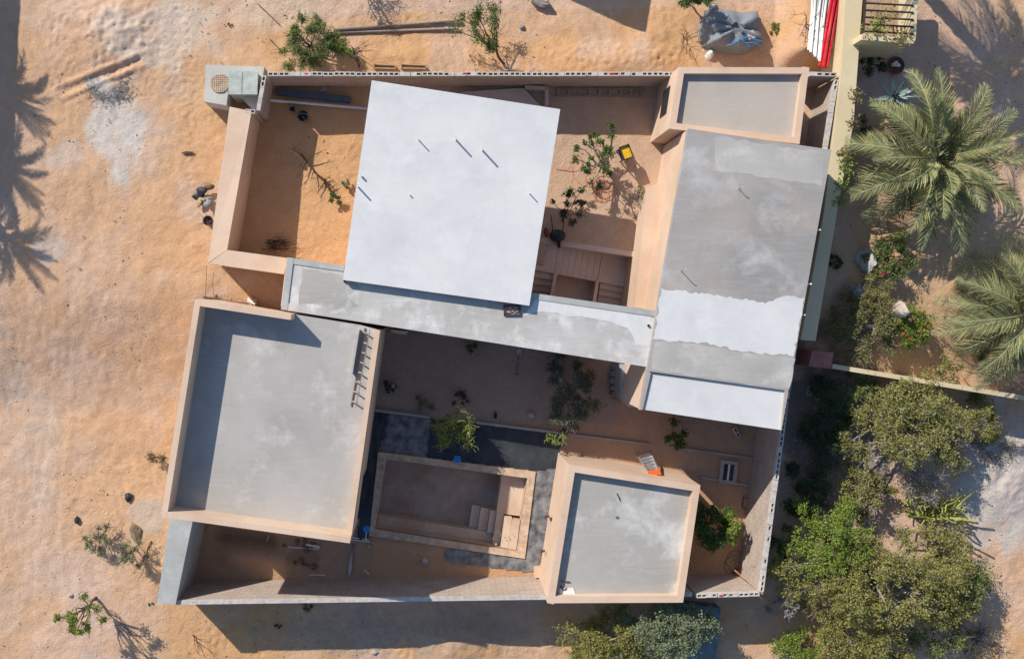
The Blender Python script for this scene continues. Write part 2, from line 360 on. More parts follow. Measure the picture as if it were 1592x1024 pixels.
spot(170, 138, 30, 20, (.30, .30, .31), .9, 51); spot(200, 210, 45, 95, (.56, .53, .49), .8, 52); spot(120, 245, 35, 30, (.50, .46, .41), .5, 53)
spot(95, 390, 25, 22, (.5, .45, .40), .6, 54); spot(20, 590, 30, 60, (.42, .37, .33), .5, 55); spot(260, 60, 90, 60, (.62, .52, .43), .7, 56); spot(440, 20, 80, 40, (.6, .47, .35), .6, 57)
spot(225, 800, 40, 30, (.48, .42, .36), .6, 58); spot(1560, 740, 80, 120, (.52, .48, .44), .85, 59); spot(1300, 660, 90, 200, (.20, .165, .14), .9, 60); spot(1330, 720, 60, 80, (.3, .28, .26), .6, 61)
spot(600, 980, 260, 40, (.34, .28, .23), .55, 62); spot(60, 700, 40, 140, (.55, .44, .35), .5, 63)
spot(1470, 430, 190, 200, (.60, .40, .235), .8, 66); spot(470, 865, 26, 12, (.2, .12, .08), .5, 64)
holes = inpoly(gx, gy, [(594, 707), (826, 738), (809, 862), (579, 827)]) | inpoly(gx*.97+19.9, gy*.97+14.2, STAIRPIT) & inpoly(gx, gy, [(838, 378), (985, 400), (970, 490), (820, 470)])
hq = holes[:-1, :-1] & holes[1:, 1:] & holes[1:, :-1] & holes[:-1, 1:]
ny, nx = X.shape; idx = np.arange(nx*ny).reshape(ny, nx)
q = np.stack([idx[:-1, :-1], idx[:-1, 1:], idx[1:, 1:], idx[1:, :-1]], -1)[~hq].reshape(-1, 4)
me = bpy.data.meshes.new('ground'); me.vertices.add(nx*ny); me.vertices.foreach_set('co', np.stack([X, Y, Z], -1).astype(np.float32).ravel())
me.loops.add(q.size); me.loops.foreach_set('vertex_index', q.ravel().astype(np.int32)); me.polygons.add(len(q))
me.polygons.foreach_set('loop_start', (np.arange(len(q))*4).astype(np.int32)); me.polygons.foreach_set('loop_total', np.full(len(q), 4, np.int32))
me.polygons.foreach_set('use_smooth', np.ones(len(q), bool)); me.update(calc_edges=True); me.validate()
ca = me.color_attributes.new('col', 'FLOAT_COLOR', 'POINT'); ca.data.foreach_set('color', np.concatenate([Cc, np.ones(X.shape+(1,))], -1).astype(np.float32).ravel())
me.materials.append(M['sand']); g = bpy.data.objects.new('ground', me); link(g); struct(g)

# ------------------------------------------------------------------ buildings
def line(a, b, t): return (a[0]+(b[0]-a[0])*t, a[1]+(b[1]-a[1])*t)
def wob(poly, z, amp=.03, step=.25):
    q = P(poly, z); out = []
    for i in range(len(q)):
        a, b = q[i], q[(i+1) % len(q)]; n = max(1, int(math.dist(a, b)/step))
        for k in range(n):
            c = line(a, b, k/n); out.append((c[0]+random.uniform(-amp, amp), c[1]+random.uniform(-amp, amp)))
    return out
def shrink(xy, d):
    c = (sum(p[0] for p in xy)/len(xy), sum(p[1] for p in xy)/len(xy)); out = []
    for p in xy:
        l = math.dist(p, c); k = (l-d*1.4)/l; out.append((c[0]+(p[0]-c[0])*k, c[1]+(p[1]-c[1])*k))
    return out
def strip(a, b, t, side=1):
    d = Vector((b[0]-a[0], b[1]-a[1])).normalized(); n = Vector((-d.y, d.x))*t*side
    return [a, b, (b[0]+n.x, b[1]+n.y), (a[0]+n.x, a[1]+n.y)]
def opening(parent, name, a, b, t0, w_, z0, z1, m, out=.012):
    """a framed panel set on the wall line a-b (world xy)"""
    d = Vector((b[0]-a[0], b[1]-a[1])); d.normalize(); c = Vector(a)+d*t0; n = Vector((d.y, -d.x))
    mb = MB().box((c.x+n.x*out, c.y+n.y*out, (z0+z1)/2), (w_, .05, z1-z0), math.atan2(d.y, d.x)); return mk(name, mb, m, parent)

# pavilion with the white roof
ZW = 4.5
rc = P([(578, 125), (871, 170), (823, 475), (533, 435)], ZW)
pav = thing('pavilion', 'pavilion under the large square bright white flat roof with thin pipes standing on it', 'building', (*rc[3], 0))
mk('roof', MB().prism(rc, ZW-.2, ZW), M['white'], pav)
rin = shrink(rc, .45); A, B, C_, D = rin; mid0, mid1 = line(A, D, .47), line(B, C_, .47)
cor = [mid0, mid1, C_, D]
for i in range(4):
    a, b = cor[i], cor[(i+1) % 4]; mk('wall', MB().prism(strip(a, b, .2, -1), .1, ZW-.2), M['beige'], pav)
opening(pav, 'door', mid1, mid0, 3.2, 1.8, 1.2, 3.3, M['glass'], .03)
for p in (line(A, D, .06), line(line(A, B, .42), line(D, C_, .42), .10)):
    mk('column', MB().prism([(p[0]+sx*.15, p[1]+sy*.15) for sx, sy in ((-1, -1), (1, -1), (1, 1), (-1, 1))], .9, ZW-.2), M['beige'], pav)
tslab = [A, line(A, B, .62), line(mid0, mid1, .62), mid0]
mk('terrace_floor', MB().prism(tslab, .5, UP+.09), M['stair'], pav)
def vent(px, py, z, h, r, m, label, group, elbow=False):
    p = W(px, py, z); mb = MB().tube([p, p+Vector((0, 0, h))]+([p+Vector((.02, .0, h+.03)), p+Vector((.06, 0, h+.03))] if elbow else []), r, 8)
    one('vent_pipe', mb, m, label, 'pipe', group, True)
for px, py, h, r in ((651, 218, .36, .02), (709, 218, .52, .03), (750, 234, .52, .032), (562, 274, .16, .035), (557, 291, .42, .03), (637, 303, .11, .022), (823, 301, .28, .02)):
    vent(px, py, ZW, h, r, M['pvc'], {651: 'medium thin pipe beside the two tallest pipes on the white pavilion roof', 709: 'tall pipe in the middle of the row of three on the white pavilion roof', 750: 'tall pipe ending the row of three on the white roof toward the inner yard', 562: 'short thick pipe stub at the white roof edge facing the west yard', 557: 'slim pipe just below the short thick stub at the white roof edge', 637: 'tiny pipe stub alone on the open white pavilion roof', 823: 'thin pipe at the white roof edge facing the inner yard tree'}[px], 'pipes on the pavilion roof', False)

# long link roof
ZC = 4.2
lc = P([(447, 400), (1019, 483), (1012, 571), (437, 481)], ZC)
lk = thing('link_building', 'long narrow grey concrete roof crossing between the white pavilion and the pool court', 'building', (*lc[3], 0))
mk('roof', MB().prism(lc, ZC-.22, ZC), M['conc_c'], lk)
for i, (wd, hh) in enumerate(((.2, .03), (.16, .035), (.26, .028), (.22, .04))):   # finished edge strips
    a, b = lc[i], lc[(i+1) % 4]
    if i == 1: continue
    if i == 0: b = line(a, b, .155)
    mk('roof_edge', MB().prism(strip(a, b, wd, -1), ZC-.1, ZC+hh), M['conc_w' if i != 2 else 'conc_c'], lk)
mk('roof_edge', MB().prism(strip(line(lc[0], lc[1], .66), lc[1], .2, -1), ZC-.1, ZC+.03), M['conc_w'], lk)
mk('patch', MB().prism(wob([(835, 462), (905, 474), (1012, 489), (1008, 540), (990, 535), (975, 508), (900, 492), (832, 484), (815, 492)], ZC, .05), ZC-.02, ZC+.006), M['white'], lk)
mk('patch', MB().prism(wob([(470, 420), (528, 424), (560, 446), (540, 462), (560, 478), (520, 480), (464, 470)], ZC, .06), ZC-.02, ZC+.005), M['conc_s'], lk)
li = shrink(lc, .1)
for i, (t0, t1, zb) in enumerate(((.0, .68, .2), (.2, .93, -.1))):
    a, b = (li[0], li[1]) if i == 0 else (li[3], li[2])
    a, b = line(a, b, t0), line(a, b, t1)
    mk('wall', MB().prism(strip(a, b, .2, -1 if i == 0 else 1), zb, ZC-.22), M['beige'], lk)
for k in (1.2, 4.3, 7.4): opening(lk, 'door', line(li[3], li[2], .22), li[2], k, 1.5, .05, 2.15, M['glass'], -.03+.06)
mk('wall', MB().prism(strip(line(li[0], li[3], .1), line(li[0], li[3], .95), .2, -1), .2, ZC-.22), M['beige'], lk)
p = W(796, 482, ZC); dr = thing('roof_drain_box', 'small brown box full of rubble sunk in the grey link roof', 'drain', p)
for s, d in (((0, .16), (.54, .04)), ((0, -.16), (.54, .04)), ((.27, 0), (.04, .36)), ((-.27, 0), (.04, .36))):
    mk('frame', MB().box((p.x+s[0], p.y+s[1], ZC+.03), (d[0], d[1], .1)), M['rust'], dr)
for k in range(16):
    mk('stone', MB().rock((p.x-.2+.057*(k % 8)+random.uniform(-.02, .02), p.y-.07+.14*(k//8)+random.uniform(-.03, .03), ZC+.035), (.04, .04, .03), k, 7), M['stonegrey' if k % 3 else 'redball'], dr)
for px, py in ((536, 437), (1008, 506)):
    p = W(px, py, ZC); one('roof_spout', MB().tube([p, p+Vector((0, 0, .07))], .045, 8), M['black'], 'small black drain stub near the %s of the grey link roof' % ('white pavilion corner' if px < 600 else 'end touching the east wing'), 'drain')

# west wing, parapet round a sunken roof
ZP = 5.1; ZF = 4.2
ww = thing('west_wing', 'beige block with high parapet round a big grey roof half in blue shadow', 'building', (*P([(250, 803)], ZP)[0], 0))
nw, sw, se = P([(303, 465), (250, 803), (544, 844)], ZP); ne = P([(591, 514)], ZC+.3)[0]; nn = P([(453, 488)], ZP)[0]
seE = se
mk('parapet', MB().prism(strip(nw, sw, .2, 1), ZF-.3, ZP), M['beige'], ww)
s2 = strip(sw, se, .2, 1); mk('parapet', MB().prism(s2, ZF-.31, ZP-.004), M['beige'], ww)
mk('parapet', MB().prism(strip(nn, nw, .2, 1), ZF-.29, ZP-.002), M['beige'], ww)
mk('parapet', MB().prism(strip(se, ne, .19, 1), ZF-.28, [ZF+.5, ZF+.32, ZF+.32, ZF+.5]), M['beige'], ww)
mk('roof', MB().prism([nw, sw, se, ne, P([(560, 505)], ZC)[0]], ZF-.25, ZF-.006), M['conc'], ww)
for i, (a, b) in enumerate(((nw, sw), (sw, se), (se, ne), (line(nw, ne, .0), ne))):
    mk('wall', MB().prism(strip(a, b, .2, 1 if i < 3 else -1), -.3, ZF-.31-.002*i), M['beige'], ww)
u0, u1 = P([(559, 512), (548, 580)], ZF+.3)
mk('upstand', MB().prism(strip(u0, u1, .07, -1), ZF-.05, ZF+.26), M['conc'], ww)
opening(ww, 'window', ne, se, 6.2, 1.6, .9, 2.1, M['glass'], -.02)

# ladder lying by the east parapet
a0, a1 = W(583, 512, ZF+.12), W(561, 634, ZF+.12); d = (a1-a0).normalized(); n = Vector((-d.y, d.x, 0))*-.0
ld = thing('wooden_ladder', 'weathered wooden ladder lying along the east parapet of the west wing roof', 'ladder', a1)
side = Vector((d.y, -d.x, 0)); side = side if side.x < 0 else -side
r1 = side*.16+Vector((0, 0, .16)); r2 = side*.36+Vector((0, 0, -.09))
mk('rail', MB().bar(a0+r1, a1+r1, .03, .05), M['woodgrey'], ld); mk('rail', MB().bar(a0+r2, a1+r2, .03, .05), M['woodgrey'], ld)
for k in range(8):
    q = a0+(a1-a0)*((k+.5)/8); mk('rung', MB().bar(q+r1*.98+side*-.02, q+r2, .05, .03), M['woodgrey'], ld)

# east wing
ZE = 4.4
ec = P([(1070, 200), (1293, 233), (1215, 669), (995, 637)], ZE)
ew = thing('east_wing', 'long east wing with dusty grey flat roof and white painted bands', 'building', (*ec[3], 0))
s0, s1 = P([(1011, 579), (1219, 606)], ZE)
mk('roof', MB().prism([ec[0], ec[1], line(ec[1], ec[2], .858), line(ec[0], ec[3], .862)], ZE-.25, ZE), M['conc_e'], ew)
low = P([(1011, 579), (1219, 606), (1213, 668), (998, 636)], ZE-.1)
mk('low_roof', MB().prism(low, ZE-.3, ZE-.1), M['white'], ew)
e0, e1 = line(ec[0], ec[3], .86), line(ec[1], ec[2], .86)
mk('roof_edge', MB().prism([e0, ec[3], low[3], low[0]], ZE-.27, ZE-.002), M['kerb'], ew)
mk('roof_edge', MB().prism([e1, ec[2], low[2], low[1]], ZE-.26, ZE-.004), M['kerb'], ew)
mk('painted_band', MB().prism(wob([(1029, 448), (1080, 455), (1140, 462), (1190, 470), (1225, 458), (1250, 464), (1234, 552), (1205, 551), (1150, 545), (1095, 533), (1016, 528)], ZE, .045, .11), ZE-.02, ZE+.005), M['white'], ew)
mk('screed_patch', MB().prism(wob([(1112, 212), (1282, 238), (1276, 288), (1190, 276), (1110, 264)], ZE, .04), ZE-.02, ZE+.003), M['conc'], ew)
mk('screed_patch', MB().prism(wob([(1017, 530), (1095, 536), (1150, 548), (1236, 556), (1228, 604), (1013, 575)], ZE, .03), ZE-.02, ZE+.0035), M['conc'], ew)
ei = shrink(ec, .02)
for i in range(4):
    a, b = ei[i], ei[(i+1) % 4]; mk('wall', MB().prism(strip(a, b, .25, -1), -.2, ZE-.3-.002*i), M['beige'], ew)
lg = P([(1006, 290), (1036, 283), (1020, 482), (986, 478)], 2.3)
mk('ledge', MB().prism(lg, -.3, [2.3, 2.3, 2.3, 2.3]), M['beige'], ew)
opening(ew, 'door', ec[2], ec[3], 2.0, 1.4, .02, 2.1, M['glass'], .02)
opening(ew, 'window', ec[2], ec[3], 4.2, 1.2, 1.0, 2.1, M['glass'], .02)
for px, py, h in ((1148, 293, .28), (1058, 420, .46)):
    vent(px, py, ZE, h, .016, M['metal'], 'thin bent pipe rising from the dusty grey roof of the east wing', 'pipes on the east wing roof', True)
for px, py in ((1271, 357), (1257, 441), (1247, 489)):
    p = W(px, py, ZE-.12); one('water_spout', MB().tube([p-Vector((.15, 0, -.02)), p+Vector((.10, -.01, 0))], .028, 8), M['pvc'], 'white plastic water spout poking out of the east wing roof edge', 'pipe', 'water spouts along the east wing', True)

# generic parapet room
def parapet_room(name, label, pts, z, ph, pw, m, roofm, z0):
    q = P(pts, z); t = thing(name, label, 'building', (*q[3], z0)); c = Vector((sum(a[0] for a in q)/4, sum(a[1] for a in q)/4))
    for i in range(4):
        a, b = q[i], q[(i+1) % 4]
        mk('parapet', MB().prism(strip(a, b, pw, -1), z-ph-.1-.003*i, z-.002*(i % 2)), m, t)
        mk('wall', MB().prism(strip(a, b, .2, -1), z0-.3, z-ph-.1-.003*i), m, t)
    mk('roof', MB().prism(shrink(q, pw*.5), z-ph-.15, z-ph), roofm, t); return t, q
ne_room, qn = parapet_room('northeast_room', 'beige room with low parapet and pinkish grey roof in the block wall corner', [(1055, 104.5), (1258, 105), (1243, 224), (1040.5, 200)], 3.79, .22, .22, M['beige'], M['conc_ne'], UP)
opening(ne_room, 'window', qn[3], qn[0], 1.2, 1.0, UP+1.0, UP+1.9, M['glass'], .0)
ZR = 2.82
pr, qp = parapet_room('pool_room', 'square beige room beside the pool with grey water-stained roof', [(885, 722), (1089, 754), (1062, 936), (851, 937)], ZR, .30, .24, M['beige'], M['conc_s'], 0)
opening(pr, 'door', qp[3], qp[0], 3.4, .02, .1, .2, M['beige'], .0)
for px, py, r in ((855, 802, .05), (862, 806, .06), (848, 856, .05)):
    p = W(px-5, py, 1.0); mk('pipe_stub', MB().tube([p+Vector((.1, 0, 0)), p+Vector((-.06, 0, 0))], r, 8), M['rust'], pr)
p = W(836, 888, .25); one('electric_box', MB().box((p.x, p.y, .2), (.26, .34, .4)).box((p.x, p.y, .41), (.3, .38, .03)), M['beige'], 'small beige box at the foot of the pool room wall', 'box')
zr = ZR-.3
for i, (a, b) in enumerate((((872, 902), (886, 904)), ((871, 910), (876, 917)), ((876, 917), (881, 913)), ((959, 766), (964, 778)), ((957, 804), (961, 802)))):
    p, q_ = W(*a, zr+.03), W(*b, zr+.04); one('rebar_offcut', MB().tube([p, (p+q_)/2+Vector((0, 0, .03)), q_], .018, 6), M['rust'], 'short dark offcut of bent bar lying on the stained pool room roof', 'rebar', 'offcuts on the pool room roof')
one('mortar_board', MB().prism(wob([(870, 914), (890, 912), (897, 928), (868, 930)], zr, .03), zr-.01, zr+.03), M['pvc'], 'pale dried mortar patch in the corner of the pool room roof', 'mortar')

# ------------------------------------------------------------------ boundary walls of hollow block
def blockmesh(Lb, t, h, fill=(), mat='blocktop'):
    xs = [-Lb/2, -Lb/2+.035, -.022, .022, Lb/2-.035, Lb/2]; ys = [-t/2, -t/2+.032, t/2-.032, t/2]; hole = {(1, 1), (3, 1)}-set(fill)
    mb = MB()
    for i in range(5):
        for j in range(3):
            if (i, j) in hole: continue
            mb.add([(xs[i], ys[j], h), (xs[i+1], ys[j], h), (xs[i+1], ys[j+1], h), (xs[i], ys[j+1], h)], [(0, 1, 2, 3)])
            for (di, dj, e) in ((-1, 0, ((i, j+1), (i, j))), (1, 0, ((i+1, j), (i+1, j+1))), (0, -1, ((i, j), (i+1, j))), (0, 1, ((i+1, j+1), (i, j+1)))):
                k = (i+di, j+dj)
                if k in hole or not (0 <= k[0] < 5 and 0 <= k[1] < 3):
                    (a, b), (c, d2) = e; mb.add([(xs[a], ys[b], 0), (xs[c], ys[d2], 0), (xs[c], ys[d2], h), (xs[a], ys[b], h)], [(0, 1, 2, 3)])
    return mesh('block', mb.v, mb.f, M[mat])
BT = .145; BM = blockmesh(.388, BT, .19); BMS = [BM, BM, BM, BM, blockmesh(.388, BT, .186, (), 'mortar'), blockmesh(.38, BT, .183, ((1, 1),), 'blocktop'), blockmesh(.385, BT, .188, ((3, 1),), 'mortar'), blockmesh(.388, BT, .185, ((1, 1), (3, 1)), 'mortar')]
def wallrun(parent, A, B, z, zb, cells=True, t=BT, m=None, cap=None):
    A, B = W(*A, z), W(*B, z); d = B-A; d.z = 0; l = d.length; ang = math.atan2(d.y, d.x); top = z-.19 if cells else z-.05
    mb = MB().box((0, 0, 0), (l, t-.004, top-zb)); o = bpy.data.objects.new('wall_face', mesh('wall_face', mb.v, mb.f, m or M['block']))
    link(o, parent, ((A.x+B.x)/2, (A.y+B.y)/2, (top+zb)/2)); o.rotation_euler.z = ang
    if cells:
        n = max(1, round(l/.4))
        for k in range(n):
            p = A+d*((k+.5)/n); b = dup(random.choice(BMS), 'block', parent, (p.x+random.uniform(-.006, .006), p.y+random.uniform(-.006, .006), top+.001), ang+random.uniform(-.012, .012)); b.scale.x = l/n/.4
    elif cap:
        dn = d.normalized(); n = max(2, int(l/.4)); mbb = MB()
        c = MB().box((0, 0, .025), (l, t+.01, .05)); o = bpy.data.objects.new('cap', mesh('cap', c.v, c.f, cap)); link(o, parent, ((A.x+B.x)/2, (A.y+B.y)/2, top+.001)); o.rotation_euler.z = ang
    return A, B
ZN = 2.78
wn = thing('north_block_wall', 'long hollow block wall with open cells along its top, bordering the northern sand', 'wall', W(413, 112, ZN)*1)
wallrun(wn, (416, 115), (1049, 115), ZN, .6); wallrun(wn, (1259, 115), (1302, 116), 2.9, .6)
wc = thing('corner_block_wall', 'short stepped hollow block wall beside the metal cabinet', 'wall', W(408, 150, ZN))
wallrun(wc, (411, 117), (401, 172), ZN-.01, .6); wallrun(wc, (396.5, 173.5), (381, 172), ZN-.015, .6)
we = thing('east_block_wall', 'long hollow block wall running down the east side past the east wing', 'wall', W(1185, 920, 2.5))
wallrun(we, (1301, 124), (1257, 400), 2.85, .5); wallrun(we, (1257, 400), (1224, 620), 2.6, -.2); wallrun(we, (1223, 624), (1184, 920), 2.36, -.3)
ws = thing('south_block_wall', 'long pale block wall with mortared top along the southern edge', 'wall', W(275, 935, 2.36))
wallrun(ws, (273, 936), (850, 928), 2.36, -.3, False, .15, None, M['mortar'])
wss = thing('southeast_block_wall', 'short hollow block wall between the pool room and the southeast corner', 'wall', W(1080, 922, 2.36))
wallrun(wss, (1083, 926), (1181, 923), 2.36, -.3); wallrun(wss, (1064, 923), (1076, 924), 2.2, -.3, False, .15, None, M['mortar'])
for px, py in ((476, 115), (722, 115), (953, 115), (1120, 925), (1280, 116)):
    z = ZN if py < 200 else 2.36; p = W(px, py, z-.05)
    one('red_rag', MB().rock((p.x, p.y, z-.03), (.13, .05, .05), px, 8), M['red'], 'scrap of red plastic stuffed in a block cell of the %s' % ('southeast block wall' if py > 500 else 'north block wall'), 'rag', 'red scraps in block cells')
# beige low broad wall
bw = thing('beige_wall', 'broad low beige wall turning a corner round the west yard', 'wall', (*P([(325, 410)], 3.2)[0], UP))
zz = (2.75, 2.75, 3.1, 3.1); q4 = [P([c], z)[0] for c, z in zip([(357, 166), (391, 173), (353, 388), (323, 409)], zz)]
q4.reverse(); mk('wall', MB().prism(q4, .5, zz[::-1]), M['beige'], bw)
mk('wall', MB().prism(P([(353, 388.4), (447, 401), (441, 426), (323.4, 409.6)], 3.1), .5, 3.096), M['beige'], bw)
# concrete south-west wall
cw = thing('grey_concrete_wall', 'broad bare grey concrete wall at the southwest corner below the west wing', 'wall', (*P([(245, 937)], 2.5)[0], 0))
mk('wall', MB().prism(P([(271, 758), (309, 763), (273, 938), (244, 938)], 2.5), -.3, 2.5), M['conc_w'], cw)
# utility platform
ut = thing('utility_platform', 'pale concrete platform with round grated cover at the northwest corner', 'platform', G(365, 135))
mk('slab', MB().prism(P([(320, 101), (411, 104), (400, 171), (392, 170), (356, 131), (352, 164), (317, 158)], 2.2), .6, 2.2), M['pale'], ut)
p = W(342, 130, 2.2); cov = mk('round_cover', MB().lathe(p, [(.36, -.01), (.36, .02), (.34, .03)], 28), M['kerb'], ut)
for k in range(-4, 5):
    c = .075*k; l = math.sqrt(.115-c*c)
    mk('grate_bar', MB().bar((p.x+c, p.y-l, 2.24), (p.x+c, p.y+l, 2.24), .03, .02), M['coping'], cov); mk('grate_bar', MB().bar((p.x-l, p.y+c, 2.243), (p.x+l, p.y+c, 2.243), .03, .02), M['coping'], cov)
mcab = plain('greenish_metal', (.46, .50, .45), .5, .15, 3, .3, .02, .3)
cb = thing('metal_cabinet', 'greenish grey metal cabinet with two lids on the concrete platform', 'cabinet', W(380, 130, 1.4))
mk('body', MB().prism(P([(357, 111), (400, 112), (399, 146), (356, 146)], 2.7), 1.2, 2.66), mcab, cb)
mk('lid', MB().prism(P([(356, 110), (376.5, 110.5), (375.5, 147), (355, 147)], 2.7), 2.66, 2.7), mcab, cb); mk('lid', MB().prism(P([(377.5, 110.5), (401, 112), (400, 147), (376.5, 147)], 2.7), 2.66, 2.705), mcab, cb)

# stairs between the yards
st = thing('staircase', 'concrete stairs with landings descending in the gap beside the white pavilion', 'stairs', W(900, 420, 0))
def quad4(u0, u1, v0, v1):
    a, b, c, d2 = (836, 374), (988, 397), (978, 447), (830, 419)
    f = lambda u, v: line(line(a, b, u), line(d2, c, u), v)
    return [f(u0, v0), f(u1, v0), f(u1, v1), f(u0, v1)]
mk('landing', MB().prism(P(quad4(-.05, .215, 0, 1), 1.05), -.4, 1.05), M['stair'], st)
ka, kb = W(832, 372, 1.14), W(991, 396, 1.14); mk('top_kerb', MB().bar(ka-Vector((0, 0, .6)), kb-Vector((0, 0, .6)), .2, 1.2), M['stair'], st)
for k in range(7):
    mk('step', MB().prism(P(quad4(.217+.064*k, .279+.064*k, 0, 1), .95-.11*k), -.4, .95-.11*k), M['stair'], st)
mk('landing', MB().prism(P(quad4(.667, 1.02, 0, 1), .2), -.4, .2), M['stair'], st)
for k in range(4):
    z = .06-.14*k; mk('step', MB().prism(P([(934-1.5*k, 438+10*k), (981-1.5*k, 446+10*k), (979-1.5*k, 456+10*k), (932-1.5*k, 448+10*k)], z), -.6, z), M['stair'], st)
for k in range(4):
    z = .9-.15*k; mk('step', MB().prism(P([(829-1.5*k, 420+10*k), (863-1.5*k, 425+10*k), (861-1.5*k, 435+10*k), (827-1.5*k, 430+10*k)], z), -.6, z), M['stair'], st)
mk('pit_floor', MB().prism(P([(820, 418), (985, 440), (975, 505), (815, 480)], -.35), -.6, -.35), M['stair'], st)
mk('side_wall', MB().prism(P([(861, 424), (866, 425), (859, 466), (854, 465)], .9), -.6, 1.0), M['stair'], st)
mk('side_wall', MB().prism(P([(927, 434), (932, 435), (925, 478), (920, 477)], .3), -.6, .32), M['stair'], st)
# courtyard edging: low retaining kerbs
kt = thing('court_kerb', 'low concrete kerb crossing the shaded court beside the black sheeting', 'kerb', G(585, 638))
for a, b in (((583, 637), (668, 648)), ((740, 656), (868, 672))):
    a, b = W(*a), W(*b); mk('kerb', MB().bar(a+Vector((0, 0, .03)), b+Vector((0, 0, .03)), .1, .16), M['kerb'], kt)
kt = thing('earth_kerb', 'thin low kerb crossing the reddish earth between pool room and east wing', 'kerb', G(900, 676))
for a, b in (((872, 673), (1010, 690)), ((1040, 694), (1178, 713)), ((1088, 741), (1170, 755))):
    a, b = W(*a), W(*b); mk('kerb', MB().bar(a+Vector((0, 0, .03)), b+Vector((0, 0, .03)), .07, .14), M['kerb'], kt)

# ------------------------------------------------------------------ pool
po = thing('pool', 'empty plastered swimming pool with rough coping and corner steps', 'pool', W(580, 830, 0))
PO, PI = P(POOL, .1), P(POOLI, .1)
for i in range(4):
    j = (i+1) % 4; mk('coping', MB().prism([PO[i], PO[j], PI[j], PI[i]], -.2, .10+.002*(i % 2)), M['coping'], po)
    d = Vector(PI[j])-Vector(PI[i]); mk('pool_wall', MB().prism(strip(PI[i], PI[j], .16, 1), -1.5, -.0+.001*i), M['pool'], po)
mk('pool_floor', MB().prism(PI, -1.5, -1.3), M['poolfloor'], po)
def pq(u0, u1, v0, v1):
    f = lambda u, v: line(line(PI[0], PI[1], u), line(PI[3], PI[2], u), v); return [f(u0, v0), f(u1, v0), f(u1, v1), f(u0, v1)]
mk('shelf', MB().prism(pq(.83, .998, .003, .56), -1.4, -.45), M['pool'], po)
for k, (u0, u1, z) in enumerate(((.66, .72, -1.05), (.722, .785, -.82), (.787, .83, -.6))):
    mk('step', MB().prism(pq(u0, u1, .55, .86), -1.4, z), M['pool'], po)
for k, (u0, u1, z) in enumerate(((.832, .885, -.44), (.887, .94, -.26), (.942, .996, -.1))):
    mk('step', MB().prism(pq(u0, u1, .562+.02*k, .997), -1.4, z), M['pool'], po)
mk('bench', MB().prism(pq(.003, .83, .865, .997), -1.4, -.75), M['pool'], po)
for u in (.03, .36, .68):
    p = line(line(PI[0], PI[1], u), line(PI[3], PI[2], u), .93); p = (p[0], p[1]); mk('inlet', MB().tube([(p[0], p[1], -.76), (p[0], p[1], -.66)], .03, 8), M['pvc'], po)
# black plastic sheeting
def sheet(name, poly, m, label, cat, z=.03, amp=.05, step=.07, wr=1.2, group=None):
    q = [(W(a, b).x, W(a, b).y) for a, b in poly]; xs = [p[0] for p in q]; ys = [p[1] for p in q]
    gxs = np.arange(min(xs), max(xs)+step, step); gys = np.arange(min(ys), max(ys)+step, step); A, B = np.meshgrid(gxs, gys)
    ins = inpoly(A, B, q); zz = np.maximum(zt(A, B), 0)+z+amp*np.abs(fbm(A, B, wr, 4, 71)-.5)*1.6+amp*.4*np.abs(np.sin(A*9+5*fbm(A, B, 1.5, 2, 3)))
    mp = {}; mb = MB()
    for j in range(A.shape[0]-1):
        for i in range(A.shape[1]-1):
            if ins[j, i] or ins[j+1, i+1]:
                f = []
                for jj, ii in ((j, i), (j, i+1), (j+1, i+1), (j+1, i)):
                    if (jj, ii) not in mp: mp[(jj, ii)] = len(mb.v); mb.v.append((A[jj, ii], B[jj, ii], zz[jj, ii]))
                    f.append(mp[(jj, ii)])
                mb.f.append(tuple(f))
    n = len(mb.v); mb.v += [(a, b, c-.012) for a, b, c in mb.v]; mb.f += [tuple(i+n for i in f[::-1]) for f in mb.f]
    return one(name, mb, m, label, cat, group, True)
sheet('plastic_sheet', [(600, 645), (668, 652), (662, 706), (592, 699)], M['dusty'], 'dusty black plastic sheet with pale streaks north of the pool corner', 'plastic sheet', .02, .05)
sheet('plastic_sheet', [(666, 652), (870, 676), (868, 728), (845, 731), (662, 708)], M['tarp'], 'wide black plastic sheet between the court kerb and the pool', 'plastic sheet', .025, .03)
sheet('plastic_sheet', [(581, 640), (602, 643), (588, 705), (571, 838), (556, 836)], M['tarp'], 'narrow crumpled black plastic sheet between the west wing and the pool', 'plastic sheet', .03, .10)
sheet('plastic_sheet', [(835, 733), (869, 728), (836, 888), (800, 884), (690, 870), (694, 852), (815, 868)], M['dusty'], 'grey dusty plastic sheet bent round the pool corner beside the pool room', 'plastic sheet', .02, .05)

# ------------------------------------------------------------------ neighbours on the east side
cw2 = thing('cream_wall', 'broad cream painted neighbour wall with creeper tufts along the east side', 'wall', G(1310, 300))
CWA = [(1318, -60), (1345, -60), (1338, 40), (1327, 190), (1303, 320), (1268, 530), (1245, 528), (1281, 330), (1298, 200), (1308, 112)]
zc = 2.95
ptsw = P(CWA, zc); mk('wall', MB().prism(ptsw, -.3, [zc, zc, zc, zc, zc, zc-.4, zc-.4, zc, zc] if False else zc), M['cream'], cw2)
gw = thing('garden_wall', 'thin pale garden wall running east from the pink slab to the palms', 'wall', G(1295, 570))
a, b = W(1294, 569, 1.7), W(1700, 636, 1.7); d = b-a
for k in range(6):
    p, q_ = a+d*(k/6), a+d*((k+.985)/6); mk('panel', MB().bar((p.x, p.y, .75), (q_.x, q_.y, .75), .17, 1.9), M['cream'], gw)
pk = W(1276, 558, 1.75); one('pink_pillar', MB().prism(P([(1263, 545), (1296, 548), (1292, 573), (1257, 569)], 1.9), -.2, 1.9), M['pink'], 'pink rendered pillar where the cream wall meets the thin garden wall', 'pillar')
